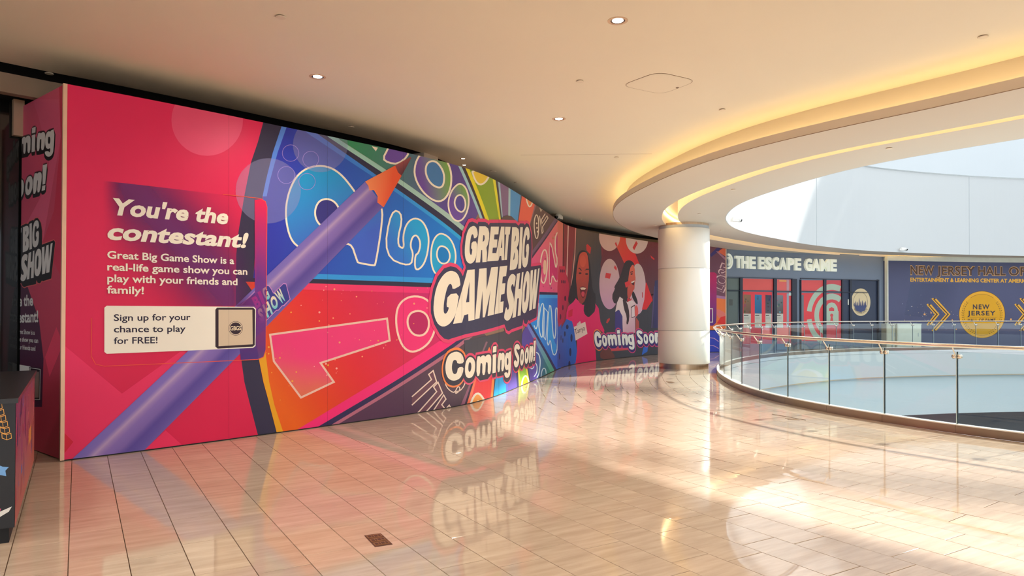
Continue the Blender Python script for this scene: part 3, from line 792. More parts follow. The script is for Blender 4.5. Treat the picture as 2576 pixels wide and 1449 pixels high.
class Printer:
    DL = 0.00004
    def __init__(self, path, parent, z0=0.012, z1=3.69, s0=None, s1=None, base=0.002, side=1, gain=None):
        self.path, self.parent, self.z0, self.z1 = path, parent, z0, z1
        self.s0 = 0 if s0 is None else s0; self.s1 = path.L if s1 is None else s1
        self.layer = 0; self.base = base; self.objs = {}; self.order = []; self.gain = gain; self.sub = None; self.joined = ('sparkle_dots', 'pink_speckle'); self.subs = {}
        self.cuts = [s for s in path.s if self.s0 < s < self.s1] if len(path.p) > 3 else [s for s in path.s if self.s0 < s < self.s1]
    def sz(self, pts): return [self.path.hit(*p) for p in pts]
    def up(self): pass
    def _bucket(self, name, alpha):
        k = (name, alpha, self.sub, len(self.order) if name not in self.joined else -1)
        if k not in self.objs: self.objs[k] = ([], [], []); self.order.append(k)
        return self.objs[k]
    def _emit(self, name, faces, colour, alpha=False):
        if name not in self.joined: self.layer += 1
        V, Fc, C = self._bucket(name, alpha)
        off = self.base + self.layer*self.DL
        bounds = [self.s0] + self.cuts + [self.s1]
        def clip(poly, ax, val, keep_lo):
            out = []
            for a, b in zip(poly, poly[1:] + poly[:1]):
                ia = a[ax] <= val if keep_lo else a[ax] >= val; ib = b[ax] <= val if keep_lo else b[ax] >= val
                if ia: out.append(a)
                if ia != ib:
                    t = (val-a[ax])/(b[ax]-a[ax]); out.append((a[0]+(b[0]-a[0])*t, a[1]+(b[1]-a[1])*t))
            return out
        for poly in faces:
            poly = clip(clip(list(poly), 1, self.z1, True), 1, self.z0, False)
            if len(poly) < 3: continue
            lo, hi = min(p[0] for p in poly), max(p[0] for p in poly)
            for a, b in zip(bounds, bounds[1:]):
                if b <= lo or a >= hi: continue
                q = poly
                if lo < a: q = clip(q, 0, a, False)
                if hi > b and len(q) > 2: q = clip(q, 0, b, True)
                if len(q) < 3: continue
                if abs(area2(q)) < 1e-9: continue
                k = len(V)
                for s, z in q:
                    x, y = self.path.at(min(max(s, self.s0+1e-6), self.s1-1e-6), off); V.append((x, y, z)); C.append(colour(s, z))
                Fc.append(tuple(range(k, k+len(q))))
    def _col(self, col, grad=None):
        if grad:           # (px0, colour0, px1, colour1): linear blend between two places on the print
            a, b = self.path.hit(*grad[0]), self.path.hit(*grad[2]); c0, c1 = ink(grad[1], self.gain), ink(grad[3], self.gain)
            a0 = grad[1][3] if len(grad[1]) > 3 else 1; a1 = grad[3][3] if len(grad[3]) > 3 else 1
            dx, dz = b[0]-a[0], b[1]-a[1]; l2 = dx*dx+dz*dz
            def f_(s, z):
                t = min(1, max(0, ((s-a[0])*dx + (z-a[1])*dz)/l2)); return tuple(p+(q-p)*t for p, q in zip(c0, c1)) + (a0+(a1-a0)*t,)
            return f_
        c = ink(col, self.gain); al = col[3] if len(col) > 3 else 1.0
        return lambda s, z: (*c, al)
    def poly(self, name, pts, col=None, holes=(), smooth=0, grad=None, alpha=False, fine=0):
        L = [list(pts)] + [list(h) for h in holes]
        if smooth: L = [chaikin(l, smooth) for l in L]
        self.poly_sz(name, [self.sz(l) for l in L], self._col(col, grad), alpha, fine)
    def field(self, name, pts, fn, alpha=False, fine=4):
        """fn(px, py) -> (r, g, b, a) sRGB, sampled over the print"""
        def c_(s, z):
            x, y = self.path.at(min(max(s, 0), self.path.L)); q = project((x, y, z)) or (0, 0)
            r = fn(*q); return (*ink(r, self.gain), r[3] if len(r) > 3 else 1.0)
        self.poly_sz(name, [self.sz(pts)], c_, alpha, fine)
    def poly_sz(self, name, loops, colour, alpha=False, fine=0):
        tr = tessellate_polygon([[Vector((s, z, 0)) for s, z in l] for l in loops])
        flat = [p for l in loops for p in l]
        faces = [[flat[i] for i in t] for t in tr]
        if fine:
            for _ in range(fine):
                nf = []
                for a, b, c in faces:
                    m = lambda p, q: ((p[0]+q[0])/2, (p[1]+q[1])/2)
                    ab, bc, ca = m(a, b), m(b, c), m(c, a); nf += [[a, ab, ca], [ab, b, bc], [ca, bc, c], [ab, bc, ca]]
                faces = nf
        self._emit(name, faces, colour, alpha)
    def stroke(self, name, pts, w, col, closed=False, smooth=0, alpha=False):
        """band of width w (photo pixels) along a line"""
        if smooth and closed: pts = chaikin(pts, smooth)
        elif smooth:
            for _ in range(smooth):
                q = [pts[0]]
                for a, b in zip(pts, pts[1:]): q += [(a[0]*.75+b[0]*.25, a[1]*.75+b[1]*.25), (a[0]*.25+b[0]*.75, a[1]*.25+b[1]*.75)]
                pts = q + [pts[-1]]
        m = len(pts); Lf, Rt = [], []
        for i in range(m):
            if closed: a, b, c = pts[i-1], pts[i], pts[(i+1) % m]
            else: a, b, c = pts[max(i-1, 0)], pts[i], pts[min(i+1, m-1)]
            def nn(u, v):
                dx, dy = v[0]-u[0], v[1]-u[1]; l = math.hypot(dx, dy)
                return (-dy/l, dx/l) if l > 1e-9 else (0, 0)
            n1, n2 = nn(a, b), nn(b, c); nx, ny = n1[0]+n2[0], n1[1]+n2[1]; l = math.hypot(nx, ny) or 1e-9
            k = min(1.8, 2/l) if (n1 != (0, 0) and n2 != (0, 0)) else 1
            hx, hy = nx/l*w/2*k, ny/l*w/2*k
            Lf.append((b[0]+hx, b[1]+hy)); Rt.append((b[0]-hx, b[1]-hy))
        Ls, Rs = self.sz(Lf), self.sz(Rt); fs = []
        for i in range(m if closed else m-1):
            j = (i+1) % m; fs.append([Ls[i], Ls[j], Rs[j]]); fs.append([Ls[i], Rs[j], Rs[i]])
        self._emit(name, fs, self._col(col), alpha)
    def text(self, name, s, left, right_, top, col, bold=0.02, space=1.0, shear=0.0, grad=None):
        """left/right: ends of the base line, top: cap height above the left end (photo pixels)"""
        vs_, fs = text_faces(s, bold, space)
        o, e, t = self.sz([left, right_, top]); x0 = min(v[0] for v in vs_); x1 = max(v[0] for v in vs_); h = cap_h()
        def mp(v):
            u = (v[0]-x0 + shear*v[1])/(x1-x0); w = v[1]/h
            return (o[0]+(e[0]-o[0])*u+(t[0]-o[0])*w, o[1]+(e[1]-o[1])*u+(t[1]-o[1])*w)
        items = sorted(((min(vs_[i][0] for i in f_), max(vs_[i][0] for i in f_), f_) for f_ in fs), key=lambda t_: t_[0])
        groups = []; hi = None
        for a_, b_, f_ in items:             # a gap as wide as a space starts the next word
            if hi is None or a_ - hi > 0.15: groups.append([])
            hi = b_ if hi is None or a_ - hi > 0.15 else max(hi, b_); groups[-1].append(f_)
        for g_ in groups: self._emit(name, [[mp(vs_[i]) for i in f_] for f_ in g_], self._col(col, grad))
    def flush(self):
        out = {}
        for key in self.order:
            name, alpha, sub, _n = key
            V, Fc, C = self.objs[key]
            if not Fc: continue
            o = obj(name, V, Fc, 'printed_overlay' if alpha else 'printed_vinyl')
            a = o.data.color_attributes.new('ink', 'FLOAT_COLOR', 'POINT')
            a.data.foreach_set('color', [x for c in C for x in c])
            if name in self.joined: o['kind'] = 'stuff'
            if sub:
                if sub not in self.subs:
                    em = empty(sub.split('#')[0], (0, 0, 0)); em.parent = self.parent; self.subs[sub] = em
                o.parent = self.subs[sub]; o.matrix_parent_inverse = Matrix.Translation(self.parent.location).inverted()
            else: put(o, self.parent)
            out[name] = o
        return out
CREAM = (236, 224, 204); NAVY = (46, 44, 72)

# ---- hoarding: boards, end trim, short return
hoard = empty('printed_hoarding', (*W.at(0), 0), 'long curved pink and blue hoarding with giant purple pencil and wheel of numbers', 'hoarding')
hoard2 = empty('printed_hoarding', (*W.at(S_SPLIT), 0), 'far curved hoarding printed with two laughing people and red confetti, behind the column', 'hoarding')
def boards(s0, s1, parent):
    n = round((s1-s0)/1.22)
    for k in range(n):
        a, b = s0 + (s1-s0)*k/n, s0 + (s1-s0)*(k+1)/n
        put(sweep(W, rect(-0.045, 0.0, 0.012, 3.69), a+0.0008, b-0.0008).build('board', 'board'), parent)
boards(0, S_SPLIT, hoard); boards(S_SPLIT, W.L, hoard2)
put(sweep(W, rect(-0.05, 0.008, 0.0, 0.012)).build('bottom_rail', 'dark_void'), hoard)
put(sweep(SIDE, rect(-0.045, 0.0, 0.012, 3.69), 0, SIDE.L-0.0).build('return_board', 'board'), hoard)
px_, py_ = W.at(0)
put(MB().box((px_-0.004, py_-0.004, 1.848), 0.035, 0.035, 3.68, math.radians(45)).build('corner_trim', 'edge_trim'), hoard)

# ================= main mural
P = Printer(W, hoard, s0=0.0, s1=S_SPLIT)
full = lambda x0, x1: [(x0, 60), (x1, 60), (x1, 1260), (x0, 1260)]
P.poly('crimson_ground', [(150, 100), (760, 250), (760, 1200), (150, 1260)], grad=((300, 300), (222, 41, 92), (500, 700), (206, 31, 76)))
P.up()
P.poly('ground_facets', ZB([(385, 645), (740, 942), (1090, 690), (1150, 690), (430, 1345), (380, 1400)]), (222, 48, 96))
P.poly('ground_facets', ZB([(385, 1175), (445, 1235), (385, 1312), (375, 1312), (375, 1175)]), (206, 32, 60))
P.poly('ground_facets', ZB([(1005, 1165), (840, 1320), (1180, 1320)]), (222, 46, 92))
P.poly('bubble_print', ell(521, 302, 90, 90, 40), (226, 78, 118))
P.up()
# navy rim of the wheel
outer = [(668, 285), (648.6, 357), (631, 408.7), (614, 495), (600, 581), (594, 641), (593, 753), (597, 830), (604.7, 890), (614.5, 961), (626, 1007), (649, 1096), (655, 1130)]
inner = [(708, 1130), (695.7, 1088), (674, 1004), (662, 961), (650.7, 903), (640, 830), (636, 753), (638, 690), (641, 641), (650, 560), (662, 487), (669, 452.5), (686, 383.5), (707, 323), (716, 290)]
P.poly('wheel_rim', outer + inner, (50, 46, 72))
P.up()
# blue segment
P.poly('blue_segment', [(716, 285), (707, 323), (686, 383.5), (669, 452.5), (650, 560), (638, 690), (637, 712)] + ZC([(1500, 1250), (1700, 1100), (1640, 960), (505, 162), (440, 60)]),
       grad=((690, 600), (46, 56, 170), (1140, 680), (24, 122, 212)))
P.up()
P.poly('segment_edge', [(709, 315)] + ZC([(352, 110), (285, 300), (230, 500), (205, 620), (175, 620), (200, 500), (250, 300)]), (84, 132, 222))
P.poly('segment_edge', ZC([(540, 1185), (1500, 1218), (1500, 1255), (540, 1222)]), (48, 146, 220))
P.poly('segment_edge', ZC([(440, 100), (470, 90), (1000, 462), (1640, 925), (1640, 962), (505, 162)]), grad=((780, 345), (62, 112, 215), (1150, 595), (40, 160, 222)))
P.poly('segment_gap', ZC([(470, 90), (560, 110), (660, 190), (1660, 895), (1640, 930), (1000, 462), (590, 175)]), NAVY)
P.poly('segment_gap', ZC([(20, 1215), (540, 1222), (1500, 1255), (1500, 1295), (20, 1245)]), (46, 42, 66))
P.poly('teal_edge', ZC([(560, 110), (650, 110), (740, 210), (1680, 872), (1660, 897), (660, 192)]), grad=((840, 350), (150, 205, 190), (1100, 540), (160, 190, 182)))
P.poly('green_segment', ZC([(640, 90), (1590, 330), (1610, 405), (1760, 720), (1680, 872), (740, 208)]), grad=((880, 370), (52, 142, 92), (1120, 500), (92, 72, 146)))
P.up()
# fan of narrow segments at the top right
P.poly('teal_edge', ZE([(380, 80), (408, 80), (645, 640), (615, 640)]), (158, 200, 208))
P.poly('segment_gap', ZE([(408, 80), (450, 100), (672, 640), (640, 640)]), (60, 50, 62))
P.poly('yellow_edge', ZE([(445, 95), (480, 95), (700, 650), (662, 650)]), (226, 214, 40))
P.poly('lime_segment', ZE([(478, 95), (712, 200), (795, 650), (695, 650)]), (134, 164, 44))
P.poly('yellow_edge', ZE([(710, 190), (738, 210), (800, 640), (780, 640)]), (226, 220, 46))
P.poly('segment_gap', ZE([(738, 205), (760, 215), (812, 640), (797, 640)]), (64, 62, 76))
P.poly('teal_edge', ZE([(760, 215), (782, 225), (818, 640), (808, 640)]), (160, 190, 205))
P.poly('purple_segment', ZE([(782, 225), (868, 280), (866, 640), (815, 640)]), (124, 98, 140))
P.poly('teal_edge', ZE([(866, 280), (885, 290), (882, 640), (862, 640)]), (160, 196, 205))
P.poly('blue_segment', ZE([(884, 290), (986, 350), (950, 660), (880, 640)]), (66, 146, 206))
P.poly('segment_gap', ZE([(984, 345), (998, 350), (960, 660), (946, 660)]), (90, 60, 80))
P.poly('coral_segment', ZE([(996, 350), (1128, 420), (1062, 670), (953, 660)]), (230, 94, 76))
P.poly('segment_gap', ZE([(1122, 420), (1146, 430), (1080, 680), (1058, 670)]), (142, 100, 112))
P.poly('plum_segment', ZE([(1140, 420), (1330, 560), (1325, 600), (1078, 960), (1062, 670)]), (92, 68, 70))
P.poly('segment_gap', ZE([(1308, 585), (1350, 560), (1365, 620), (1075, 985), (1070, 925)]), (112, 84, 112))
P.poly('segment_gap', ZE([(1325, 612), (1368, 575), (1370, 620), (1072, 995), (1070, 965)]), (60, 48, 74))
P.poly('pink_segment', ZE([(1335, 612), (1400, 560), (1375, 1300), (1130, 1290), (1140, 1020), (1060, 1030), (1075, 985)]), grad=((1390, 560), (232, 120, 120), (1380, 730), (224, 84, 132)))
P.up()
random.seed(3)
for k in range(70):
    x, y = random.uniform(1340, 1415), random.uniform(560, 735)
    if (x-1337)/(1415-1337) < (735-y)/170*0.95 - 0.1: continue
    P.poly('pink_speckle', ell(x, y, random.uniform(.8, 2.4), random.uniform(1, 3.4), 7), random.choice([(240, 170, 110), (206, 80, 170), (236, 190, 180), (200, 60, 110)]))
P.up()
P.stroke('number_outline', ZE([(1160, 1130), (1155, 1000), (1180, 900), (1210, 900), (1222, 1000), (1210, 1150), (1190, 1210), (1165, 1190)]), 3, (238, 214, 190), True, 2)
P.poly('number_fill', ZE([(1195, 985), (1210, 1010), (1208, 1100), (1195, 1135), (1180, 1100), (1182, 1010)]), (232, 190, 160), smooth=1)
P.stroke('number_outline', ZE([(1240, 1210), (1238, 830), (1258, 860), (1290, 1050), (1300, 1060), (1312, 1000), (1292, 920), (1290, 790), (1310, 735), (1335, 760), (1345, 900), (1330, 1130), (1305, 1205), (1262, 1120), (1250, 1215)]), 3, (238, 214, 190), True, 1)
P.poly('number_fill', ZE([(1240, 1200), (1240, 850), (1258, 880), (1290, 1060), (1305, 1065), (1318, 1000), (1298, 920), (1298, 800), (1312, 760), (1330, 790), (1338, 900), (1325, 1120), (1302, 1190), (1262, 1105), (1252, 1200)]), (206, 50, 112))
# plum outline lettering near the top
P.stroke('outline_lettering', ZE([(1120, 570), (1140, 620), (1140, 720), (1130, 800), (1110, 790), (1098, 700), (1100, 620)]), 2.4, (226, 208, 184), True, 2)
P.stroke('outline_lettering', ZE([(1148, 590), (1170, 750), (1180, 735), (1175, 690), (1225, 610), (1215, 590), (1170, 660), (1165, 625), (1200, 570)]), 2, (226, 208, 184))
P.stroke('outline_lettering', ZE([(1140, 480), (1160, 550), (1185, 500), (1200, 540), (1225, 520)]), 2, (226, 208, 184))
for a in ((1122, 660), (1125, 700), (1130, 735)):
    P.poly('outline_lettering', chaikin(ZE([(a[0]-9, a[1]), (a[0], a[1]-14), (a[0]+9, a[1]+2), (a[0]-2, a[1]+10)]), 1), (226, 208, 184))
# numbers
def number(name, pts, fill, w=4.6, smooth=2, grad=None, hole=None, hole_col=None, line=CREAM, frame=ZC, hw=None):
    q = chaikin(frame(pts), smooth) if smooth else frame(pts)
    P.sub = name + '#%d' % len(P.order); P.up(); P.poly('number_fill', q, fill, grad=grad); P.up(); P.stroke('number_outline', q, w, line, True)
    if hole:
        h = chaikin(frame(hole), smooth) if smooth else frame(hole)
        P.up(); P.poly('number_centre', h, hole_col); P.up(); P.stroke('number_outline', h, hw or w, line, True)
    P.sub = None
G_ = lambda a, ca, b, cb: (ZC([a])[0], ca, ZC([b])[0], cb)
number('number_nine', [(520, 402), (640, 396), (740, 450), (830, 560), (880, 640), (960, 640), (1052, 690), (1040, 860), (998, 1118), (985, 1125), (872, 1105), (865, 1095), (815, 945), (700, 1010), (560, 1045), (430, 990), (375, 925), (345, 800), (345, 680), (375, 560), (430, 460)],
       None, grad=G_((500, 450), (26, 150, 208), (700, 1000), (62, 96, 200)), hole=[(560, 700), (590, 650), (650, 635), (710, 665), (745, 740), (720, 830), (640, 860), (580, 820), (555, 760)], hole_col=(52, 50, 128))
number('number_five', [(1110, 712), (1203, 748), (1150, 968), (1207, 1010), (1197, 905), (1225, 815), (1280, 775), (1345, 800), (1388, 900), (1380, 1030), (1345, 1130), (1285, 1167), (1285, 1048), (1312, 1035), (1328, 960), (1300, 900), (1265, 915), (1250, 985), (1275, 1040), (1252, 1140), (1057, 1055)],
       None, 4.2, 2, grad=G_((1130, 1000), (50, 110, 205), (1300, 820), (30, 160, 218)))
number('number_zero', [(1480, 885), (1550, 930), (1588, 1040), (1570, 1150), (1500, 1210), (1430, 1190), (1400, 1100), (1405, 980), (1435, 910)], (34, 160, 212), 4,
       hole=[(1478, 978), (1525, 1000), (1545, 1060), (1520, 1110), (1470, 1110), (1442, 1060), (1450, 1000)], hole_col=(20, 120, 196))
number('number_zero', [(1050, 345), (1090, 270), (1100, 240), (1240, 270), (1232, 330), (1160, 385), (1090, 375)], (104, 74, 160), 4.6, 1)
number('number_zero', [(1330, 300), (1480, 300), (1550, 420), (1550, 560), (1500, 650), (1430, 660), (1340, 590), (1280, 480), (1285, 380)], None, 4.6,
       grad=G_((1330, 480), (106, 72, 160), (1540, 420), (120, 170, 66)), hole=[(1400, 360), (1450, 370), (1500, 450), (1495, 540), (1460, 562), (1400, 530), (1362, 460), (1365, 390)], hole_col=(70, 122, 178))
number('number_zero', [(1620, 525), (1660, 560), (1682, 650), (1665, 740), (1625, 800), (1575, 800), (1535, 740), (1525, 660), (1550, 580), (1590, 535)], None, 4,
       grad=G_((1590, 700), (106, 74, 160), (1660, 570), (120, 170, 66)), hole=[(1620, 605), (1650, 640), (1655, 700), (1630, 740), (1590, 720), (1570, 670), (1585, 620)], hole_col=(86, 74, 150))
P.poly('number_zero_outline', ZC([(970, 255), (1015, 265), (1000, 292)]), CREAM)
number('number_eight', [(525, 165), (560, 270), (600, 310), (650, 290), (690, 225), (680, 190)], (226, 196, 60), 4.5, 1, frame=ZE)
number('number_three', [(1018, 400), (1040, 490), (1060, 512), (1080, 480), (1092, 420)], (236, 130, 70), 3, 1, frame=ZE)
P.up(); P.stroke('number_three_outline', ZE([(1038, 415), (1052, 440), (1066, 420)]), 2, CREAM)
P.up()
for x, y, r in ((595, 245, 200), (215, 580, 238)):
    P.poly('bubble_print', ZC(ell(x, y, r, r, 40)), (170, 170, 220, 0.24), alpha=True)
P.up()
for x, y, r in ((378, 305, 60), (525, 350, 58), (347, 465, 62), (498, 513, 60)):
    P.stroke('bubble_ring', ZC(ell(x, y, r, r, 28)), 1.3, (150, 130, 200), True)
# pink segment and its number
P.up()
def _red(x, y):
    t = (x-690)*0.83 - (y-950)*0.55
    stops = [(-20, (222, 96, 24)), (60, (216, 70, 30)), (190, (216, 40, 54)), (330, (200, 36, 84)), (440, (194, 34, 108))]
    for (a0, c0), (a1, c1) in zip(stops, stops[1:]):
        if t < a1:
            k_ = min(1, max(0, (t-a0)/(a1-a0))); return tuple(p_+(q_-p_)*k_ for p_, q_ in zip(c0, c1))
    return stops[-1][1]
P.field('red_segment', [(636, 735), (637, 753), (640, 830), (650.7, 903), (662, 961), (674, 1004), (695.7, 1088), (700, 1110)] + ZD([(400, 1400), (660, 1300), (1850, 560), (1760, 530), (1690, 420), (1660, 300), (1690, 100), (1665, 78), (560, 45), (60, 30)]), _red, False, 4)
P.up()
P.poly('pink_edge', ZD([(560, 42), (1700, 80), (1690, 132), (560, 98)]), grad=((800, 720), (226, 56, 96), (1080, 730), (222, 44, 118)))
P.poly('pink_edge', ZD([(1940, 535), (1740, 545), (480, 1330), (640, 1330)]), (232, 42, 116))
P.poly('orange_edge', ZD([(165, 640), (232, 640), (265, 900), (310, 1100), (388, 1340), (390, 1400), (350, 1400), (330, 1340), (255, 1050), (215, 900), (175, 700)]), (222, 158, 30))
P.poly('segment_gap', ZD([(1980, 520), (1890, 545), (600, 1340), (690, 1340)]), (50, 42, 82))
P.poly('mauve_edge', ZD([(2040, 500), (1960, 528), (690, 1340), (760, 1340)]), (172, 102, 124))
P.poly('plum_segment', ZD([(2030, 505), (2120, 470), (2200, 560), (1960, 1130), (1900, 1160), (740, 1340)]), grad=((1000, 1030), (84, 54, 80), (1190, 900), (84, 66, 74)))
P.up()
number('number_one', [(272, 490), (1287, 350), (1310, 540), (710, 735), (825, 900), (540, 1035), (305, 720)], None, 5, 0, frame=ZD,
       grad=(ZD([(560, 980)])[0], (214, 110, 80), ZD([(620, 700)])[0], (226, 56, 118)), line=(224, 186, 170))
number('number_zero', [(1480, 155), (1600, 160), (1680, 230), (1720, 330), (1700, 470), (1640, 580), (1520, 648), (1430, 610), (1375, 480), (1362, 330), (1390, 220)], (228, 48, 116), 5, frame=ZD,
       hole=[(1500, 290), (1590, 280), (1650, 340), (1650, 440), (1600, 500), (1520, 495), (1470, 430), (1462, 350)], hole_col=(176, 30, 92), line=(232, 198, 180))
P.up()
random.seed(11)
for k in range(150):
    x, y = random.uniform(60, 1640), random.uniform(60, 1300)
    if y > 1330 - x*0.62 + 60 or x < 260 - (y-640)*0.0 and y < 640: continue
    if x < 230 + max(0, (y-640))*0.24: continue
    if y < 470 - (x-230)*0.85: continue
    r = random.choice([2.5, 3, 3.5, 4, 5, 7, 9])
    P.poly('sparkle_dots', ZD(ell(x, y, r, r, 8)), random.choice([(240, 150, 110), (236, 110, 130), (236, 160, 150), (228, 160, 60)]) if x > 500 else (228, 160, 60))
# lower fan of segments
P.up()
P.poly('mauve_edge', ZF([(600, 1040), (640, 1000), (545, 1300), (480, 1330)]), (140, 84, 110))
P.poly('segment_gap', ZF([(622, 1030), (655, 1000), (580, 1300), (530, 1310)]), (60, 40, 62))
P.poly('orange_edge', ZF([(650, 1000), (690, 960), (600, 1300), (555, 1310)]), (240, 110, 70))
P.poly('red_segment', ZF([(670, 1000), (700, 920), (850, 920), (828, 1240), (590, 1320)]), (224, 42, 52))
P.poly('orange_edge', ZF([(842, 960), (870, 960), (848, 1230), (822, 1230)]), (242, 130, 60))
P.poly('segment_gap', ZF([(868, 960), (892, 960), (862, 1230), (845, 1230)]), (40, 44, 70))
P.poly('cyan_segment', ZF([(888, 900), (990, 900), (995, 1200), (850, 1230)]), (22, 160, 226))
P.poly('segment_gap', ZF([(986, 900), (1012, 900), (1012, 1180), (990, 1190)]), (70, 96, 190))
P.poly('purple_segment', ZF([(1008, 850), (1100, 850), (1128, 1130), (1008, 1170)]), (92, 78, 160))
P.poly('segment_gap', ZF([(1092, 850), (1118, 850), (1136, 1120), (1112, 1130)]), (46, 48, 100))
P.poly('yellow_edge', ZF([(1114, 850), (1130, 850), (1158, 1110), (1132, 1120)]), (226, 226, 60))
P.poly('lime_segment', ZF([(1128, 850), (1205, 850), (1238, 1060), (1150, 1110)]), (138, 186, 56))
P.poly('yellow_edge', ZF([(1198, 850), (1215, 850), (1250, 1050), (1232, 1060)]), (230, 224, 60))
P.poly('segment_gap', ZF([(1212, 850), (1236, 850), (1268, 1040), (1246, 1050)]), (50, 50, 90))
P.poly('violet_segment', ZF([(1150, 540), (1180, 470), (1225, 400), (1330, 560), (1480, 960), (1260, 1060), (1226, 850), (1170, 700)]), (84, 70, 158))
P.poly('teal_segment', ZF([(1300, 640), (1330, 620), (1500, 905), (1470, 960), (1330, 1020)]), grad=(ZF([(1320, 700)])[0], (66, 84, 160), ZF([(1450, 900)])[0], (36, 132, 116)))
P.poly('mint_edge', ZF([(1212, 425), (1235, 400), (1515, 900), (1480, 950)]), grad=(ZF([(1230, 430)])[0], (110, 120, 205), ZF([(1480, 900)])[0], (84, 172, 138)))
P.poly('segment_gap', ZF([(1232, 405), (1250, 392), (1535, 890), (1510, 905)]), (44, 46, 96))
P.poly('bright_blue_segment', ZF([(1250, 392), (1330, 320), (1340, 100), (1620, 95), (1660, 700), (1600, 960), (1535, 895)]), grad=(ZF([(1330, 300)])[0], (26, 140, 224), ZF([(1560, 800)])[0], (40, 92, 200)))
P.poly('segment_edge', ZF([(1340, 88), (1620, 92), (1620, 128), (1335, 126)]), (56, 156, 226))
P.poly('segment_gap', ZF([(1340, 60), (1620, 70), (1620, 94), (1338, 90)]), (44, 38, 74))
P.up()
P.stroke('outline_lettering', ZF([(1290, 420), (1310, 465), (1325, 430), (1330, 380), (1345, 250), (1340, 180)]), 2.4, (206, 226, 236), False, 1)
P.stroke('outline_lettering', ZF([(1345, 470), (1340, 380), (1360, 230), (1380, 175), (1398, 210), (1380, 400), (1385, 540), (1365, 550)]), 2.4, (206, 226, 236), True, 2)
P.stroke('outline_lettering', ZF([(1395, 545), (1415, 575), (1440, 280), (1400, 230)]), 2.2, (206, 226, 236), True)
P.stroke('outline_lettering', ZF([(1430, 600), (1452, 205), (1475, 215), (1490, 500), (1510, 580), (1525, 480), (1520, 330), (1522, 230), (1545, 240), (1545, 650), (1520, 740), (1490, 730), (1465, 560), (1445, 640)]), 2.4, (206, 226, 236), True, 1)
P.poly('number_fill', ZF([(1432, 590), (1452, 225), (1470, 230), (1486, 500), (1510, 600), (1535, 640), (1515, 725), (1490, 715), (1468, 550), (1445, 620)]), (30, 150, 228), smooth=1)
P.stroke('outline_lettering', ZF([(1300, 705), (1340, 720), (1360, 800), (1345, 940), (1320, 980)]), 2.4, (200, 216, 226), False, 2)
P.stroke('outline_lettering', ZF([(1295, 810), (1325, 850), (1320, 930), (1290, 970)]), 2.2, (200, 216, 226), False, 2)
P.stroke('outline_lettering', ZF([(1365, 970), (1375, 900), (1395, 875), (1415, 890), (1420, 940)]), 2.2, (200, 216, 226), False, 2)
P.stroke('outline_lettering', ZF([(1245, 870), (1270, 890), (1290, 860)]), 2.2, (200, 216, 226), False, 1)
number('number_three', [(600, 1290), (640, 1180), (680, 1145), (720, 1165), (765, 1240), (780, 1290)], (240, 150, 50), 5, 1, frame=ZF)
P.up(); P.stroke('number_three_outline', ZF([(675, 1250), (690, 1230), (705, 1240)]), 3, CREAM)
number('number_eight', [(1155, 1090), (1165, 1000), (1195, 955), (1220, 975), (1240, 1050)], (226, 196, 40), 3.6, 1, frame=ZF)
P.up()
for pts in ([(-20, 1185), (190, 1000), (160, 945), (208, 905), (245, 1025), (-20, 1275)], [(10, 1395), (245, 1130), (212, 1080), (260, 1030), (308, 1145), (90, 1395)],
            [(190, 1365), (320, 1165), (345, 1210), (300, 1270), (340, 1320), (380, 1275), (400, 1310), (370, 1370)]):
    P.poly('plum_letter_fill', ZF(pts), (108, 70, 84))
P.up()
for pts in ([(-20, 1185), (190, 1000), (160, 945), (208, 905), (245, 1025), (-20, 1275)], [(10, 1395), (245, 1130), (212, 1080), (260, 1030), (308, 1145), (90, 1395)],
            [(190, 1365), (320, 1165), (345, 1210), (300, 1270), (340, 1320), (380, 1275), (400, 1310), (370, 1370)]):
    P.stroke('outline_lettering', ZF(pts), 3, (226, 202, 186))
P.stroke('outline_lettering', ZF([(330, 1010), (350, 1080), (400, 1130), (440, 1140), (470, 1075), (490, 1080), (495, 1110), (465, 1145), (445, 1148), (455, 1130), (500, 1120), (545, 1060), (550, 1010)]), 2.6, (226, 202, 186), False, 1)

# pencil
P.sub = 'pencil_print'; P.up()
pu = [(175, 1160), (457.7, 885.8), (670.7, 692), (917, 457.7)]; pl = [(965.7, 518), (714, 777), (573.7, 917), (340, 1155)]
def lerp2(a, b, t): return (a[0]+(b[0]-a[0])*t, a[1]+(b[1]-a[1])*t)
e0, e1 = (pu[0], pl[-1]), (pu[-1], pl[0])
def strip(t0, t1, c0, c1=None):
    q = [lerp2(*e0, t0), lerp2(*e1, t0), lerp2(*e1, t1), lerp2(*e0, t1)]
    if c1: P.poly('pencil_body', q, grad=(lerp2(*e0, t0), c0, lerp2(*e0, t1), c1))
    else: P.poly('pencil_body', q, c0)
def _pencil(x, y):
    def side(p_, q_):
        l_ = math.hypot(q_[0]-p_[0], q_[1]-p_[1]); return abs((q_[0]-p_[0])*(y-p_[1]) - (q_[1]-p_[1])*(x-p_[0]))/l_
    u_, w_ = side(pu[0], pu[-1]), side(pl[-1], pl[0]); t = u_/(u_+w_+1e-6)
    ramp = [(0, (116, 102, 184)), (0.17, (124, 108, 184)), (0.27, (172, 148, 188)), (0.33, (150, 126, 184)), (0.42, (128, 106, 178)), (0.6, (120, 98, 170)), (0.74, (84, 70, 150)), (0.86, (92, 78, 156)), (1.01, (106, 90, 166))]
    for (a0, c0), (a1, c1) in zip(ramp, ramp[1:]):
        if t <= a1:
            k_ = (t-a0)/(a1-a0); return tuple(p_+(q_-p_)*k_ for p_, q_ in zip(c0, c1))
    return ramp[-1][1]
P.field('pencil_body', [e0[0], e1[0], e1[1], e0[1]], _pencil, False, 6)
P.up()
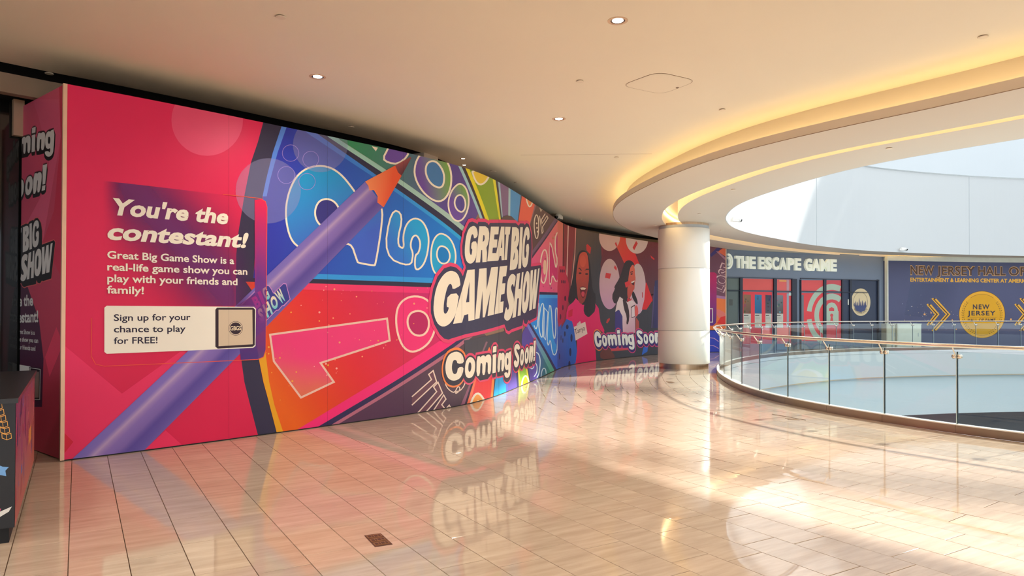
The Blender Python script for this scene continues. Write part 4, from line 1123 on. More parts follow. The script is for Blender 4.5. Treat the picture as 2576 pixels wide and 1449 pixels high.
P.poly('pencil_wood', ZC([(920, 513), (1140, 395), (1165, 425), (1187, 470), (1056, 700), (1010, 665), (1012, 620), (985, 575), (952, 577), (945, 545)]), grad=(ZC([(960, 530)])[0], (240, 136, 86), ZC([(1100, 600)])[0], (226, 84, 46)))
P.poly('pencil_tip', ZC([(1140, 395), (1250, 333), (1258, 340), (1187, 470), (1160, 445)]), grad=(ZC([(1170, 385)])[0], (146, 72, 76), ZC([(1200, 440)])[0], (92, 44, 56)))
# small title on the pencil
P.up()
P.poly('pencil_title_edge', L5([(60, 790), (560, 290), (700, 265), (790, 290), (850, 370), (905, 480), (1160, 230), (1235, 240), (1345, 650), (1180, 825), (1130, 830), (1040, 940), (980, 950), (720, 1210), (470, 1290), (440, 830)]), (192, 130, 196))
P.up()
P.poly('pencil_title_shade', L5([(80, 800), (570, 320), (700, 295), (780, 310), (835, 380), (900, 505), (1160, 255), (1225, 262), (1325, 645), (1170, 800), (1120, 815), (1030, 920), (970, 930), (720, 1185), (480, 1270), (450, 830)]), (54, 58, 140))
P.up()
def slant_word(name, word, a, b, h, c0, c1):
    """word between a and b, letters standing upright to the slope"""
    P.text(name, word, a, b, h, c0, 0.045, 0.95, 0.0, grad=(h, c0, a, c1))
LT = [('B', [(335, 640), (470, 520), (585, 800), (450, 890)]), ('I', [(490, 490), (575, 420), (690, 740), (610, 780)]), ('G', [(590, 400), (720, 300), (815, 590), (700, 680)]),
      ('S', [(480, 940), (610, 850), (680, 1190), (560, 1240)]), ('H', [(620, 830), (770, 690), (885, 1000), (740, 1115)]), ('O', [(800, 640), (960, 555), (1040, 830), (880, 920)]), ('W', [(930, 510), (1150, 300), (1235, 640), (1085, 770)])]
for ch, q in LT:
    q = L5(q); P.text('pencil_title', ch, q[3], q[2], q[0], None, 0.05, grad=(q[0], (226, 214, 190) if ch not in 'BI' else (214, 60, 150), q[3], (96, 190, 206) if ch not in 'BIS' else (180, 70, 170)))
# lighter card behind the words
P.sub = 'card_print'; P.up()
card = [(262, 455)] + [(655, 499), (665, 507), (671, 521)] + [(668, 880), (662, 898), (648, 904)] + [(262, 921), (240, 916), (229, 896)] + [(232, 620), (250, 520)]
P.poly('card_tint', [(640, 503), (657, 501), (667, 508), (671, 521), (670, 720), (640, 740)], grad=((655, 510), (222, 34, 84, 0.92), (655, 700), (112, 56, 146, 0.85)), alpha=True)
P.poly('card_tint', [(640, 740), (670, 720), (668, 880), (662, 898), (648, 904), (605, 906), (597, 830), (594, 770)], grad=((650, 740), (150, 50, 150, 0.5), (650, 890), (88, 56, 140, 0.75)), alpha=True)
def _card(x, y):
    d_ = ((x-330)*0.735 - (y-470)*0.678)/95.0          # distance across the violet sweep
    al = 0.78*math.exp(-d_*d_) * min(1, max(0, (x-258)/45)) * min(1, max(0, (640-x)/60))
    return (106, 48, 116, al)
P.field('card_tint', [(258, 455), (400, 471), (640, 500), (640, 770), (540, 770), (400, 768), (258, 768)], _card, True, 5)
P.up()
P.stroke('card_border', [(560, 489), (655, 499.5), (667, 507), (671, 521), (668, 880), (662, 898), (648, 904), (262, 921), (240, 916), (229, 896), (230, 800)], 1.6, (226, 84, 60), False, 0)
# sign-up box (its code square is left plain)
P.up()
P.poly('sign_up_box', [(268, 769), (638, 772), (643, 777), (642, 870), (636, 875), (268, 890), (262, 885), (262, 774)], (238, 230, 216))
P.up(); P.poly('code_square', [(545, 774), (636, 774), (641, 779), (640, 868), (635, 872), (547, 877), (541, 872), (541, 779)], (50, 34, 44))
P.up(); P.poly('code_square_inside', [(549, 779), (634, 779), (635, 866), (549, 871)], (206, 188, 162))
P.up(); P.poly('code_square', ell(592, 826, 18, 18, 28), (50, 34, 44))
P.up(); P.stroke('code_square_inside', ell(592, 826, 16, 16, 24), 2.0, (214, 196, 170), True)
P.text('code_square_inside', 'GBGS', (578, 831), (606, 830), (578, 821), (222, 206, 176), 0.03)
# words
P.up()
WORD = (238, 228, 210)
P.text('headline', "You're the", (273, 538), (571, 563), (272.5, 499), WORD, 0.038, 1.02, 0.2)
P.text('headline', 'contestant!', (266, 600.5), (617, 622.5), (266, 561), WORD, 0.038, 1.02, 0.2)
def line(nm, s, l, r, t, b=0.022, c=WORD):
    l, r, t = ZB([l, r, t]); P.text(nm, s, l, r, t, c, b)
line('body_text', 'Great Big Game Show is a', (650, 120), (1420, 155), (650, 76))
line('body_text', 'real-life game show you can', (650, 193), (1500, 220), (650, 149))
line('body_text', 'play with your friends and', (650, 263), (1440, 283), (650, 219))
line('body_text', 'family!', (648, 332), (872, 337), (648, 288))
DK = (44, 38, 58)
line('sign_up_text', 'Sign up for your', (690, 500), (1155, 495), (690, 461), 0.014, DK)
line('sign_up_text', 'chance to play', (690, 570), (1125, 565), (690, 531), 0.014, DK)
line('sign_up_text', 'for FREE!', (690, 640), (955, 635), (690, 601), 0.014, DK)

P.sub = None
# big title
T_OUT = L1([(810, 250), (850, 170), (920, 150), (1000, 180), (1025, 210), (1050, 155), (1200, 160), (1250, 190), (1275, 230), (1295, 180), (1530, 175), (1860, 185), (1920, 240), (1950, 190), (2030, 190), (2050, 220), (2090, 180), (2140, 210), (2165, 290), (2195, 430), (2205, 700), (2185, 1120), (2395, 1092)]) + \
    L2([(2035, 110), (1990, 560), (1945, 1000), (1815, 1068), (1800, 1048), (1765, 1128), (1722, 1110), (1705, 1035), (1690, 1150), (1490, 1220), (1440, 1258), (1395, 1230), (1360, 1130), (650, 1310), (420, 1380), (340, 1408), (260, 1390), (180, 1310), (80, 1130), (20, 920), (20, 720), (60, 480), (140, 260), (260, 110), (380, 70), (480, 95), (560, 170), (602, 250), (655, 100)]) + \
    L1([(770, 1100), (740, 1010), (705, 860), (700, 680), (740, 420)])
TITLE = [
 (L1, [(945,235),(1000,270),(1030,350),(1035,470),(955,525),(945,450),(925,420),(900,440),(880,520),(860,680),(858,800),(880,875),(905,860),(920,740),(890,735),(905,580),(1025,575),(1010,850),(985,960),(940,1030),(880,1065),(820,1040),(775,970),(755,860),(755,720),(775,520),(810,370),(860,280)], []),
 (L1, [(1070,250),(1200,250),(1260,300),(1283,400),(1280,520),(1255,640),(1222,715),(1235,820),(1225,1020),(1135,1028),(1130,765),(1110,765),(1085,1030),(990,1035)], [[(1155,440),(1180,450),(1185,520),(1170,570),(1140,585)]]),
 (L1, [(1320,258),(1495,258),(1480,425),(1395,430),(1385,535),(1460,535),(1445,710),(1360,715),(1350,830),(1430,830),(1475,995),(1240,1010)], []),
 (L1, [(1540,258),(1612,258),(1605,980),(1550,985),(1543,890),(1510,892),(1480,995),(1425,880)], [[(1560,520),(1562,715),(1530,720)]]),
 (L1, [(1630,260),(1745,262),(1725,430),(1705,430),(1665,975),(1612,978),(1650,430),(1618,430)], []),
 (L1, [(1780,270),(1870,272),(1915,310),(1930,400),(1928,560),(1905,660),(1875,715),(1905,780),(1910,900),(1900,1050),(1865,1160),(1820,1185),(1725,1200)], [[(1850,445),(1860,480),(1850,560),(1825,590)],[(1825,810),(1835,850),(1825,960),(1800,985)]]),
 (L1, [(1955,270),(2010,270),(1970,1160),(1910,1170)], []),
 (L1, [(2100,255),(2140,290),(2155,380),(2155,520),(2105,565),(2105,470),(2090,430),(2070,470),(2050,640),(2040,800),(2045,920),(2065,945),(2085,880),(2090,800),(2075,800),(2085,635),(2150,630),(2130,950),(2105,1090),(2060,1150),(2010,1120),(1990,1000),(1995,820),(2010,580),(2040,380),(2065,290)], []),
 (L2, [(390,150),(480,180),(535,260),(558,390),(552,430),(415,500),(405,420),(375,385),(335,420),(300,520),(265,680),(250,820),(255,920),(290,942),(330,890),(350,815),(298,815),(330,582),(535,560),(500,800),(470,950),(410,1060),(340,1140),(245,1178),(160,1140),(100,1040),(68,900),(68,780),(90,580),(140,400),(220,260),(300,180)], []),
 (L2, [(685,140),(818,127),(814,1047),(703,1070),(700,942),(625,965),(588,1098),(425,1122),(520,740)], [[(722,350),(718,722),(660,730)]]),
 (L2, [(900,118),(1035,103),(1033,500),(1120,92),(1245,80),(1165,950),(1052,980),(1105,510),(1003,998),(963,1006),(960,520),(905,1018),(822,1040)], []),
 (L2, [(1275,75),(1412,60),(1390,250),(1330,262),(1318,385),(1378,378),(1360,570),(1298,590),(1288,720),(1345,708),(1330,910),(1178,948)], []),
 (L2, [(1495,205),(1545,225),(1570,270),(1540,440),(1530,445),(1520,400),(1500,395),(1480,450),(1485,500),(1520,600),(1535,680),(1530,800),(1500,950),(1460,1040),(1410,1068),(1365,1040),(1350,990),(1385,820),(1400,820),(1410,865),(1435,860),(1445,800),(1430,730),(1405,620),(1400,520),(1410,380),(1440,270)], []),
 (L2, [(1588,210),(1645,192),(1618,490),(1652,478),(1680,182),(1708,176),(1655,965),(1600,980),(1625,650),(1595,660),(1565,995),(1505,1015)], []),
 (L2, [(1775,150),(1810,180),(1825,260),(1820,500),(1800,740),(1765,890),(1725,935),(1690,900),(1678,800),(1690,560),(1715,320),(1745,200)], [[(1765,330),(1772,420),(1755,640),(1735,740),(1722,700),(1730,520),(1750,370)]]),
 (L2, [(1840,150),(1882,140),(1862,560),(1910,132),(1945,125),(1930,540),(1975,115),(2003,108),(1925,840),(1878,850),(1890,560),(1860,860),(1812,885)], [])]
COMING = {
 'C': ([(430,355),(500,375),(550,430),(568,550),(455,560),(445,510),(415,492),(385,510),(365,580),(365,660),(385,720),(415,735),(450,710),(465,620),(560,608),(545,720),(500,800),(430,838),(370,840),(310,810),(270,740),(255,640),(260,560),(285,460),(335,390)], []),
 'o': ([(665,445),(715,465),(745,520),(752,600),(740,700),(705,775),(650,803),(605,780),(582,720),(580,620),(595,530),(625,470)], [[(665,530),(685,560),(688,630),(670,690),(650,695),(635,660),(638,580),(650,540)]]),
 'm': ([(775,440),(830,430),(832,460),(860,425),(900,420),(915,445),(945,410),(985,405),(1010,430),(1018,500),(1008,725),(955,735),(960,560),(945,530),(925,540),(915,740),(865,750),(870,570),(855,545),(835,560),(828,755),(770,770)], []),
 'i': ([(1042,410),(1098,395),(1090,705),(1035,718)], []), 'dot': ([(1045,275),(1105,262),(1100,365),(1040,375)], []),
 'n': ([(1130,385),(1175,378),(1176,400),(1205,372),(1230,385),(1240,440),(1225,675),(1180,690),(1188,500),(1178,490),(1165,510),(1160,695),(1115,700)], []),
 'g': ([(1275,372),(1305,385),(1308,365),(1350,350),(1338,690),(1320,765),(1285,798),(1250,785),(1232,740),(1235,705),(1278,700),(1290,730),(1300,690),(1298,650),(1275,670),(1248,650),(1235,580),(1238,470),(1255,400)], [[(1285,460),(1300,480),(1300,560),(1285,590),(1272,560),(1275,480)]]),
 'S': ([(1440,228),(1480,245),(1497,310),(1458,335),(1450,310),(1435,310),(1432,335),(1455,385),(1480,440),(1482,520),(1460,600),(1430,625),(1400,605),(1388,520),(1425,495),(1432,525),(1447,520),(1448,490),(1425,440),(1405,390),(1395,320),(1405,260)], []),
 'o2': ([(1525,310),(1550,330),(1562,400),(1555,520),(1535,585),(1515,592),(1498,560),(1495,460),(1505,350)], [[(1530,385),(1537,430),(1530,505),(1520,515),(1515,470),(1520,400)]]),
 'o3': ([(1610,285),(1632,300),(1642,370),(1635,490),(1612,555),(1590,565),(1573,520),(1573,420),(1585,320)], [[(1607,360),(1615,400),(1608,475),(1597,485),(1592,440),(1598,375)]]),
 'n2': ([(1650,270),(1675,265),(1676,280),(1695,258),(1712,275),(1715,340),(1700,530),(1675,535),(1685,370),(1678,365),(1668,545),(1640,550)], []),
 '!': ([(1722,180),(1755,175),(1740,430),(1720,435)], []), '!dot': ([(1718,450),(1742,445),(1738,510),(1712,518)], [])}
# the designs in wall metres, so that they can be set again on other boards
def designed(frame, pts): return [W.hit(*p) for p in frame(pts)]
D_OUT = [W.hit(*p) for p in T_OUT]
D_TITLE = [(designed(fm, o), [designed(fm, h) for h in hs]) for fm, o, hs in TITLE]
D_COMING = {k: (designed(L3, o), [designed(L3, h) for h in hs]) for k, (o, hs) in COMING.items()}
ident = lambda p: p
def affine(src, dst):
    (x0, y0), (x1, y1), (x2, y2) = src; (u0, v0), (u1, v1), (u2, v2) = dst
    det = (x1-x0)*(y2-y0) - (x2-x0)*(y1-y0)
    def f_(p):
        a = ((p[0]-x0)*(y2-y0) - (x2-x0)*(p[1]-y0))/det; b = ((x1-x0)*(p[1]-y0) - (p[0]-x0)*(y1-y0))/det
        return (u0 + a*(u1-u0) + b*(u2-u0), v0 + a*(v1-v0) + b*(v2-v0))
    return f_
def const(Pr, c):
    c = ink(c, Pr.gain); return lambda s, z: (*c, 1.0)
def set_title(Pr, tf, pre, pink=(218, 62, 108), pinkw=0.055, cream=CREAM, shade=(58, 54, 82)):
    Pr.sub = pre; Pr.up(); Pr.poly_sz('title_edge', [[tf(p) for p in grow(D_OUT, pinkw)]], const(Pr, pink))
    Pr.up(); Pr.poly_sz('title_shade', [[tf(p) for p in D_OUT]], const(Pr, shade))
    Pr.up()
    for i_, (o, hs) in enumerate(D_TITLE): Pr.poly_sz('letter', [[tf(p) for p in (chaikin(o, 1) if i_ in (0, 7, 8, 12, 14) else o)]] + [[tf(p) for p in h] for h in hs], const(Pr, cream))
    Pr.sub = None
def set_coming(Pr, keys, tf, pre, edge=(214, 66, 106), shade=(56, 52, 66), cream=CREAM, w1=0.085, w2=0.052, orange=True):
    Pr.sub = pre; Pr.up()
    for k in keys:
        h = chaikin(hull(D_COMING[k][0]), 1)
        Pr.poly_sz('letter_edge', [[tf((s, z-0.02)) for s, z in grow(h, w1)]], const(Pr, (240, 130, 70) if (k == 'C' and orange) else edge))
    Pr.up()
    for k in keys:
        h = chaikin(hull(D_COMING[k][0]), 1)
        Pr.poly_sz('letter_shade', [[tf((s, z-0.025)) for s, z in grow(h, w2)]], const(Pr, shade))
    Pr.up()
    for k in keys:
        o, hs = D_COMING[k]
        sm = 0 if k in ('i', 'dot', '!', '!dot') else 1
        Pr.poly_sz('letter', [[tf(p) for p in (chaikin(o, sm) if sm else o)]] + [[tf(p) for p in chaikin(h, 1)] for h in hs], const(Pr, cream))
    Pr.sub = None
# dark field under the title, with two thin wedges
P.up()
P.poly('dark_field', L3([(570, 175), (1300, 0), (1530, -20), (1530, 120), (1520, 240), (1000, 420), (580, 420)]), (70, 66, 76))
P.poly('dark_field', L3([(930, 190), (960, 200), (885, 370), (860, 370)]), (132, 92, 108))
P.poly('dark_field', L3([(985, 280), (1020, 370), (945, 370)]), (236, 110, 60))
P.poly('dark_field', ZE([(795, 625), (810, 600), (850, 585), (890, 595), (925, 630)]), (86, 70, 72))
set_title(P, ident, 'title_print')
set_coming(P, list(COMING), ident, 'coming_soon_print')
for x_ in (574, 822, 1013, 1160, 1253):         # joints between the printed boards
    P.poly('print_joint', [(x_, 60), (x_+0.9, 60), (x_+0.9, 1260), (x_, 1260)], (60, 30, 60, 0.3), alpha=True)
prints1 = P.flush()

# ================= short return of the hoarding (left edge of the picture)
Q = Printer(SIDE, hoard, s0=0.0, s1=SIDE.L, gain=2.9)
Q.poly('return_ground', [(-40, 100), (170, 100), (170, 1250), (-40, 1250)], grad=((80, 500), (150, 60, 84), (120, 1000), (120, 34, 50)))
Q.up()
Q.poly('return_facets', I8([(265, 0), (480, 0), (495, 300), (350, 1150), (220, 1000), (380, 700), (400, 500), (310, 130)]), (172, 66, 92))
Q.poly('return_facets', I8([(480, -120), (540, -120), (530, 1500), (350, 1150), (440, 900), (495, 300)]), (140, 40, 62))
Q.poly('return_facets', L4([(80, 560), (180, 570), (260, 800), (290, 1060), (280, 1380), (80, 1380)]), (52, 24, 44))
Q.poly('return_facets', L4([(375, 850), (300, 1050), (330, 1180), (420, 960)]), (156, 48, 70))
bb = lambda ks: (min(p[0] for k in ks for p in D_COMING[k][0]), max(p[0] for k in ks for p in D_COMING[k][0]), min(p[1] for k in ks for p in D_COMING[k][0]), max(p[1] for k in ks for p in D_COMING[k][0]))
def fit(ks, tl, tr, bl):
    a, b, c, d_ = bb(ks); return affine([(a, d_), (b, d_), (a, c)], [SIDE.hit(*tl), SIDE.hit(*tr), SIDE.hit(*bl)])
SIDE_CREAM = (222, 196, 166)
ks = ['m', 'i', 'dot', 'n', 'g']
set_coming(Q, ['o'] + ks, fit(ks, *I8([(160, 262), (445, 175), (160, 520)])), 'coming_print', (96, 34, 50), (24, 20, 24), SIDE_CREAM, 0.05, 0.045, False)
ks = ['o2', 'o3', 'n2', '!', '!dot']
set_coming(Q, ks, fit(ks, *I8([(145, 605), (385, 522), (145, 805)])), 'soon_print', (96, 34, 50), (24, 20, 24), SIDE_CREAM, 0.045, 0.04, False)
tf = affine([W.hit(*L2([(2003, 108)])[0]), W.hit(*L2([(1925, 840)])[0]), W.hit(*L2([(1350, 990)])[0])],
            [SIDE.hit(*L4([(352, 292)])[0]), SIDE.hit(*L4([(330, 488)])[0]), SIDE.hit(*L4([(138, 532)])[0])])
set_title(Q, tf, 'title_print', (150, 70, 72), 0.03, SIDE_CREAM, (20, 17, 20))
Q.up()
def sl(s, l, r, t, b=0.03):
    l, r, t = L4([l, r, t]); Q.text('return_text', s, l, r, t, SIDE_CREAM, b)
sl('re the', (112, 712), (222, 706), (112, 645)); sl('testant!', (108, 820), (256, 815), (108, 752))
sl('Game Show is a', (112, 893), (233, 902), (112, 864), .02); sl('ame show you can', (112, 943), (256, 955), (112, 914), .02); sl('your friends and', (112, 995), (238, 1007), (112, 966), .02)
Q.poly('return_box', L4([(95, 1093), (205, 1111), (205, 1290), (95, 1310)]), (216, 190, 160))
Q.up(); Q.poly('return_code_square', L4([(197, 1113), (274, 1124), (271, 1338), (197, 1338)]), (30, 22, 28))
Q.up(); Q.stroke('return_box', L4([(203, 1120), (270, 1130), (267, 1330), (203, 1330)]), 1.4, (206, 180, 150), True)
Q.poly('return_code_square', L4([(215, 1140), (262, 1147), (260, 1318), (215, 1318)]), (96, 80, 76))
Q.flush()
# ================= second mural, beyond the bend
B = Printer(W, hoard2, s0=S_SPLIT, s1=W.L, gain=1.0)
mix = lambda a, b: a + b
B.poly('maroon_ground', [(1300, 400), (1900, 560), (1900, 960), (1300, 1000)], grad=((1430, 650), (150, 52, 64), (1640, 700), (112, 46, 58)))
B.up()
B.poly('dark_backdrop', K1([(370, 180), (790, 260), (830, 900), (1000, 1449)]) + K2([(1830, 300), (1900, 1300), (180, 1449), (60, 1300), (230, 400)]) + K1([(250, 1300), (310, 700)]), grad=((1460, 600), (104, 84, 76), (1490, 700), (66, 66, 74)))
B.poly('maroon_haze', K1([(850, 640), (1300, 560), (1850, 480), (1850, 1449)]) + K2([(1850, 100), (1500, 240), (1000, 420), (820, 120)]) + K1([(800, 900)]), grad=((1600, 640), (120, 46, 58), (1600, 790), (70, 62, 72)))
B.poly('light_tube', K1([(205, 150), (226, 150), (190, 1300), (172, 1300)]), (240, 190, 178))
B.poly('light_tube', K1([(344, 190), (360, 195), (340, 720), (300, 1110), (270, 1300), (258, 1290), (288, 1100), (326, 700)]), (232, 160, 150))
B.poly('red_beam', K1([(1130, 340), (1290, 340), (1510, 900), (1420, 960), (1230, 880), (1060, 510), (1085, 490), (1110, 520)]), grad=((1560, 600), (226, 78, 58), (1590, 660), (232, 44, 48)))
B.up()
CW = (224, 186, 178)
B.poly('pale_circle', K1(ell(965, 400, 192, 262, 36)), (226, 182, 168))
B.poly('pale_circle', K1(ell(1465, 440, 204, 272, 36)), (222, 192, 182))
B.poly('pale_circle', ell(1533.3, 714.5, 25.8, 63.5, 36), grad=((1530, 660), (216, 178, 172), (1530, 770), (206, 156, 186)))
B.poly('pale_circle', ell(1604, 727, 20.5, 64, 36), grad=((1604, 670), (212, 186, 180), (1604, 790), (214, 168, 188)))
B.poly('red_corner', K1([(1625, 1240), (1640, 1240)]) + K2([(1752, 250), (1640, 425), (1555, 425), (1600, 240)]), (222, 44, 50))
B.up()
for q in ([(540, 555), (565, 535), (630, 600), (612, 720), (545, 650)], [(900, 1060), (995, 1075), (970, 1170), (882, 1150)], [(1062, 918), (1098, 970), (1090, 1022), (1044, 970)],
          [(1450, 478), (1480, 525), (1415, 650), (1385, 600)], [(1062, 525), (1082, 495), (1110, 560), (1090, 590)], [(1710, 740), (1785, 800), (1780, 830), (1725, 790)]):
    B.poly('confetti', K1(q), (218, 54, 56))
for q in ([(965, 575), (972, 610), (925, 680), (902, 665), (920, 610)], [(1555, 110), (1570, 110), (1572, 205), (1558, 210)]): B.poly('confetti', K2(q), (200, 60, 60))
B.poly('pink_segment', [(1395, 540), (1416, 553), (1415, 672), (1408, 735), (1395, 735)], grad=((1410, 560), (232, 130, 110), (1408, 730), (220, 84, 130)))
B.poly('segment_gap', [(1416, 553), (1418.5, 553), (1417, 672), (1415, 672)], (84, 44, 50))
B.poly('bright_blue_segment', [(1395, 742), (1412, 742), (1412, 940), (1395, 940)], (44, 100, 196))
# woman in the pink shirt (printed figure)
B.sub = 'person_print#1'; B.up()
B.poly('hair', K1([(355, 850), (395, 690), (480, 635), (565, 690), (605, 850), (630, 1100), (660, 1400)]) + K2([(720, 150), (700, 440), (630, 520), (575, 575), (490, 485), (470, 320), (360, 220), (250, 350), (205, 260), (235, 80)]) + K1([(265, 1300), (305, 1080)]), (44, 42, 48), smooth=1)
B.up()
B.poly('shirt', K2([(350, 220), (300, 290), (210, 370), (180, 480), (172, 610), (290, 680), (330, 950), (372, 1000), (370, 1180), (325, 1430), (725, 1370), (705, 1100), (690, 850), (780, 790), (862, 862), (870, 800), (800, 650), (765, 400), (700, 305), (640, 330), (470, 340)]), grad=((1440, 760), (236, 44, 118), (1470, 900), (224, 34, 96)))
B.up()
B.poly('hair', K2([(540, 260), (700, 200), (712, 440), (640, 520), (575, 575), (490, 485), (500, 330)]), (46, 44, 50), smooth=1)
B.up()
B.poly('face', K1([(430, 700), (500, 676), (560, 700), (586, 900), (592, 1150), (565, 1360)]) + K2([(556, 110), (520, 260), (455, 332), (400, 285), (375, 150), (368, 20)]) + K1([(353, 1200), (360, 1050), (398, 800)]), grad=((1466, 650), (214, 84, 62), (1466, 760), (150, 62, 58)), smooth=1)
B.up()
B.poly('face_light', K1(ell(478, 850, 55, 110, 20)), (220, 92, 69)); B.poly('face_light', K1(ell(400, 1150, 26, 44, 16)), (196, 78, 62)); B.poly('face_light', K1(ell(555, 1170, 22, 40, 16)), (186, 72, 60))
B.poly('brow', K1([(388, 985), (420, 965), (458, 1010), (452, 1030), (418, 990)]), (70, 40, 40)); B.poly('brow', K1([(505, 1025), (540, 985), (586, 985), (586, 1005), (545, 1008)]), (70, 40, 40))
B.poly('eye', K1(ell(428, 1068, 26, 17, 12)), (60, 34, 36)); B.poly('eye', K1(ell(548, 1082, 30, 17, 12)), (60, 34, 36))
B.poly('nose', K1([(470, 1060), (492, 1060), (525, 1205), (490, 1240), (440, 1205)]), (190, 72, 60), smooth=1)
B.poly('mouth', K1([(415, 1330), (478, 1300), (552, 1335), (545, 1420)]) + K2([(530, 120), (500, 215), (462, 215), (432, 120)]), (112, 30, 40), smooth=1)
B.up(); B.poly('teeth', K1([(428, 1335), (480, 1325), (538, 1338), (515, 1368), (450, 1368)]), (238, 214, 190)); B.poly('tongue', K2([(445, 120), (480, 90), (515, 120), (500, 190), (462, 190)]), (214, 74, 92), smooth=1)
B.poly('shirt_mark', K2([(215, 450), (295, 415), (285, 545), (212, 570)]), (214, 34, 70))
B.up(); B.poly('name_card', K2([(312, 742), (522, 648), (562, 868), (345, 992)]), (232, 208, 198)); B.poly('card_clip', K2([(365, 690), (430, 632), (442, 682), (372, 728)]), (216, 190, 186))
B.up(); B.text('name_lettering', 'Tanya', *K2([(335, 880), (520, 800), (322, 790)]), (60, 44, 52), 0.0)
# laughing woman with a clipboard
B.sub = 'person_print#2'; B.up()
B.poly('hair', K1([(1195, 1010), (1240, 860), (1320, 822), (1400, 866), (1428, 960), (1335, 1000), (1305, 1200), (1290, 1400)]) + K2([(1290, 60), (1292, 300), (1330, 500), (1310, 680), (1268, 706), (1280, 560), (1220, 400), (1190, 250), (1060, 345), (1000, 190), (1070, 30)]) + K1([(1040, 1330), (1150, 1150)]), (58, 44, 48), smooth=1)
B.up()
B.poly('shirt', K2([(1150, 190), (1290, 290), (1360, 250), (1430, 300), (1480, 500), (1430, 580), (1432, 850), (1208, 850), (1195, 560), (1120, 430), (1068, 470), (1100, 300)]), grad=((1575, 770), (228, 208, 206), (1590, 830), (208, 160, 178)))
B.poly('sleeve', K2([(1068, 470), (1140, 430), (1200, 550), (1200, 850), (1060, 850)]), (68, 60, 128))
B.poly('hair', K2([(1390, 60), (1470, 240), (1482, 340), (1430, 300), (1365, 180)]), (40, 34, 40), smooth=1)
B.up()
B.poly('hair', K2([(1200, 200), (1285, 290), (1330, 500), (1312, 680), (1268, 706), (1282, 560), (1222, 400)]), (64, 48, 52), smooth=1)
B.poly('face', K1([(1330, 985), (1392, 895), (1424, 975), (1428, 1090), (1442, 1165), (1424, 1250), (1418, 1370)]) + K2([(1400, 60), (1345, 210), (1300, 235), (1285, 120)]) + K1([(1300, 1230)]), grad=((1580, 680), (226, 104, 80), (1588, 745), (196, 78, 68)), smooth=1)
B.poly('collar', K2([(1285, 215), (1345, 240), (1360, 205), (1365, 255), (1290, 285)]), (200, 50, 62))
B.up()
B.poly('mouth', K1([(1352, 1230), (1420, 1195), (1412, 1290), (1372, 1270)]), (90, 28, 34)); B.poly('eye', K1([(1345, 1075), (1385, 1065), (1380, 1095), (1350, 1095)]), (60, 34, 36)); B.poly('brow', K1([(1340, 1045), (1385, 1030), (1395, 1045), (1345, 1060)]), (60, 34, 36))
B.up(); B.poly('teeth', K1([(1356, 1228), (1420, 1198), (1418, 1225), (1368, 1250)]), (240, 220, 206))
B.poly('cheek_confetti', K1([(1240, 1240), (1320, 1205), (1345, 1270), (1262, 1335)]), (226, 58, 62))
B.poly('arm', K2([(1440, 560), (1500, 640), (1505, 790), (1440, 840)]), (176, 80, 72)); 
B.poly('clipboard', K2([(1352, 380), (1425, 335), (1432, 560), (1366, 580)]), (60, 36, 46))
B.up(); B.poly('paper', K2([(1362, 392), (1420, 360), (1425, 548), (1372, 565)]), (226, 206, 208)); B.poly('hand', K2([(1428, 335), (1480, 365), (1492, 500), (1452, 565), (1420, 520)]), (226, 96, 90), smooth=1)
B.sub = None; B.up()
# table edge things low in the print
B.poly('printed_arm', K2([(790, 1170), (960, 1130), (1060, 1260), (1055, 1320), (800, 1345)]), (112, 62, 58), smooth=1)
B.poly('printed_arm', K2([(960, 1110), (1315, 1100), (1322, 1160), (1000, 1185)]), (206, 76, 76))
B.poly('printed_cup', K2([(1580, 1120), (1670, 1060), (1655, 1190), (1552, 1255)]), (52, 104, 196))
B.poly('printed_pole', K2([(1775, 0), (1800, 0), (1745, 760), (1725, 760)]), (90, 76, 120))
B.poly('printed_sleeve', K2([(1790, -100), (1900, -120), (1900, 760), (1760, 760)]), (62, 56, 100))
# dice
def pips(name, lst, col):
    for x, y, rx, ry in lst: B.poly(name, K2(ell(x, y, rx, ry, 12)), col)
B.sub = 'red_die_print'; B.up()
B.poly('die_body', K1([(40, 940), (150, 940), (172, 1060), (220, 1250), (226, 1449)]) + K2([(225, 100), (190, 350), (130, 640), (40, 745), (12, 600), (-60, 300), (-60, 0)]) + K1([(15, 1300)]), grad=((1405, 690), (212, 52, 82), (1412, 800), (184, 44, 82)))
B.up()
for x, y in ((75, 1025), (105, 1028), (135, 1028), (92, 1222), (122, 1224), (150, 1226)): B.poly('pip', K1(ell(x, y, 12, 32, 10)), (96, 34, 66))
pips('pip', [(155, 222, 18, 50), (112, 390, 14, 52), (68, 558, 14, 54)], (80, 32, 60))
B.sub = 'blue_die_print'; B.up()
B.poly('die_body', K2([(180, 598), (280, 640), (312, 760), (372, 1180), (345, 1400), (220, 1470), (-80, 1470), (-60, 1100), (90, 760)]), grad=((1425, 830), (40, 104, 200), (1410, 910), (54, 84, 172)))
B.up()
pips('pip', [(270, 942, 20, 72), (248, 1200, 20, 76), (232, 1420, 20, 60), (192, 742, 24, 44), (148, 870, 16, 50), (112, 990, 10, 44), (78, 940, 8, 50), (52, 1280, 10, 60)], (32, 42, 92))
B.sub = None
# second "coming soon": the first lettering moved along the wall
_src = [W.hit(*L3([(255, 640)])[0]), W.hit(*L3([(1497, 310)])[0]), W.hit(*L3([(370, 840)])[0])]
_dst = [W.hit(*K2([(690, 985)])[0]), W.hit(*K2([(1572, 860)])[0]), W.hit(*K2([(750, 1108)])[0])]
set_coming(B, [k for k in COMING], affine(_src, _dst), 'coming_soon_print', (206, 70, 120), (62, 48, 110), (236, 234, 224))
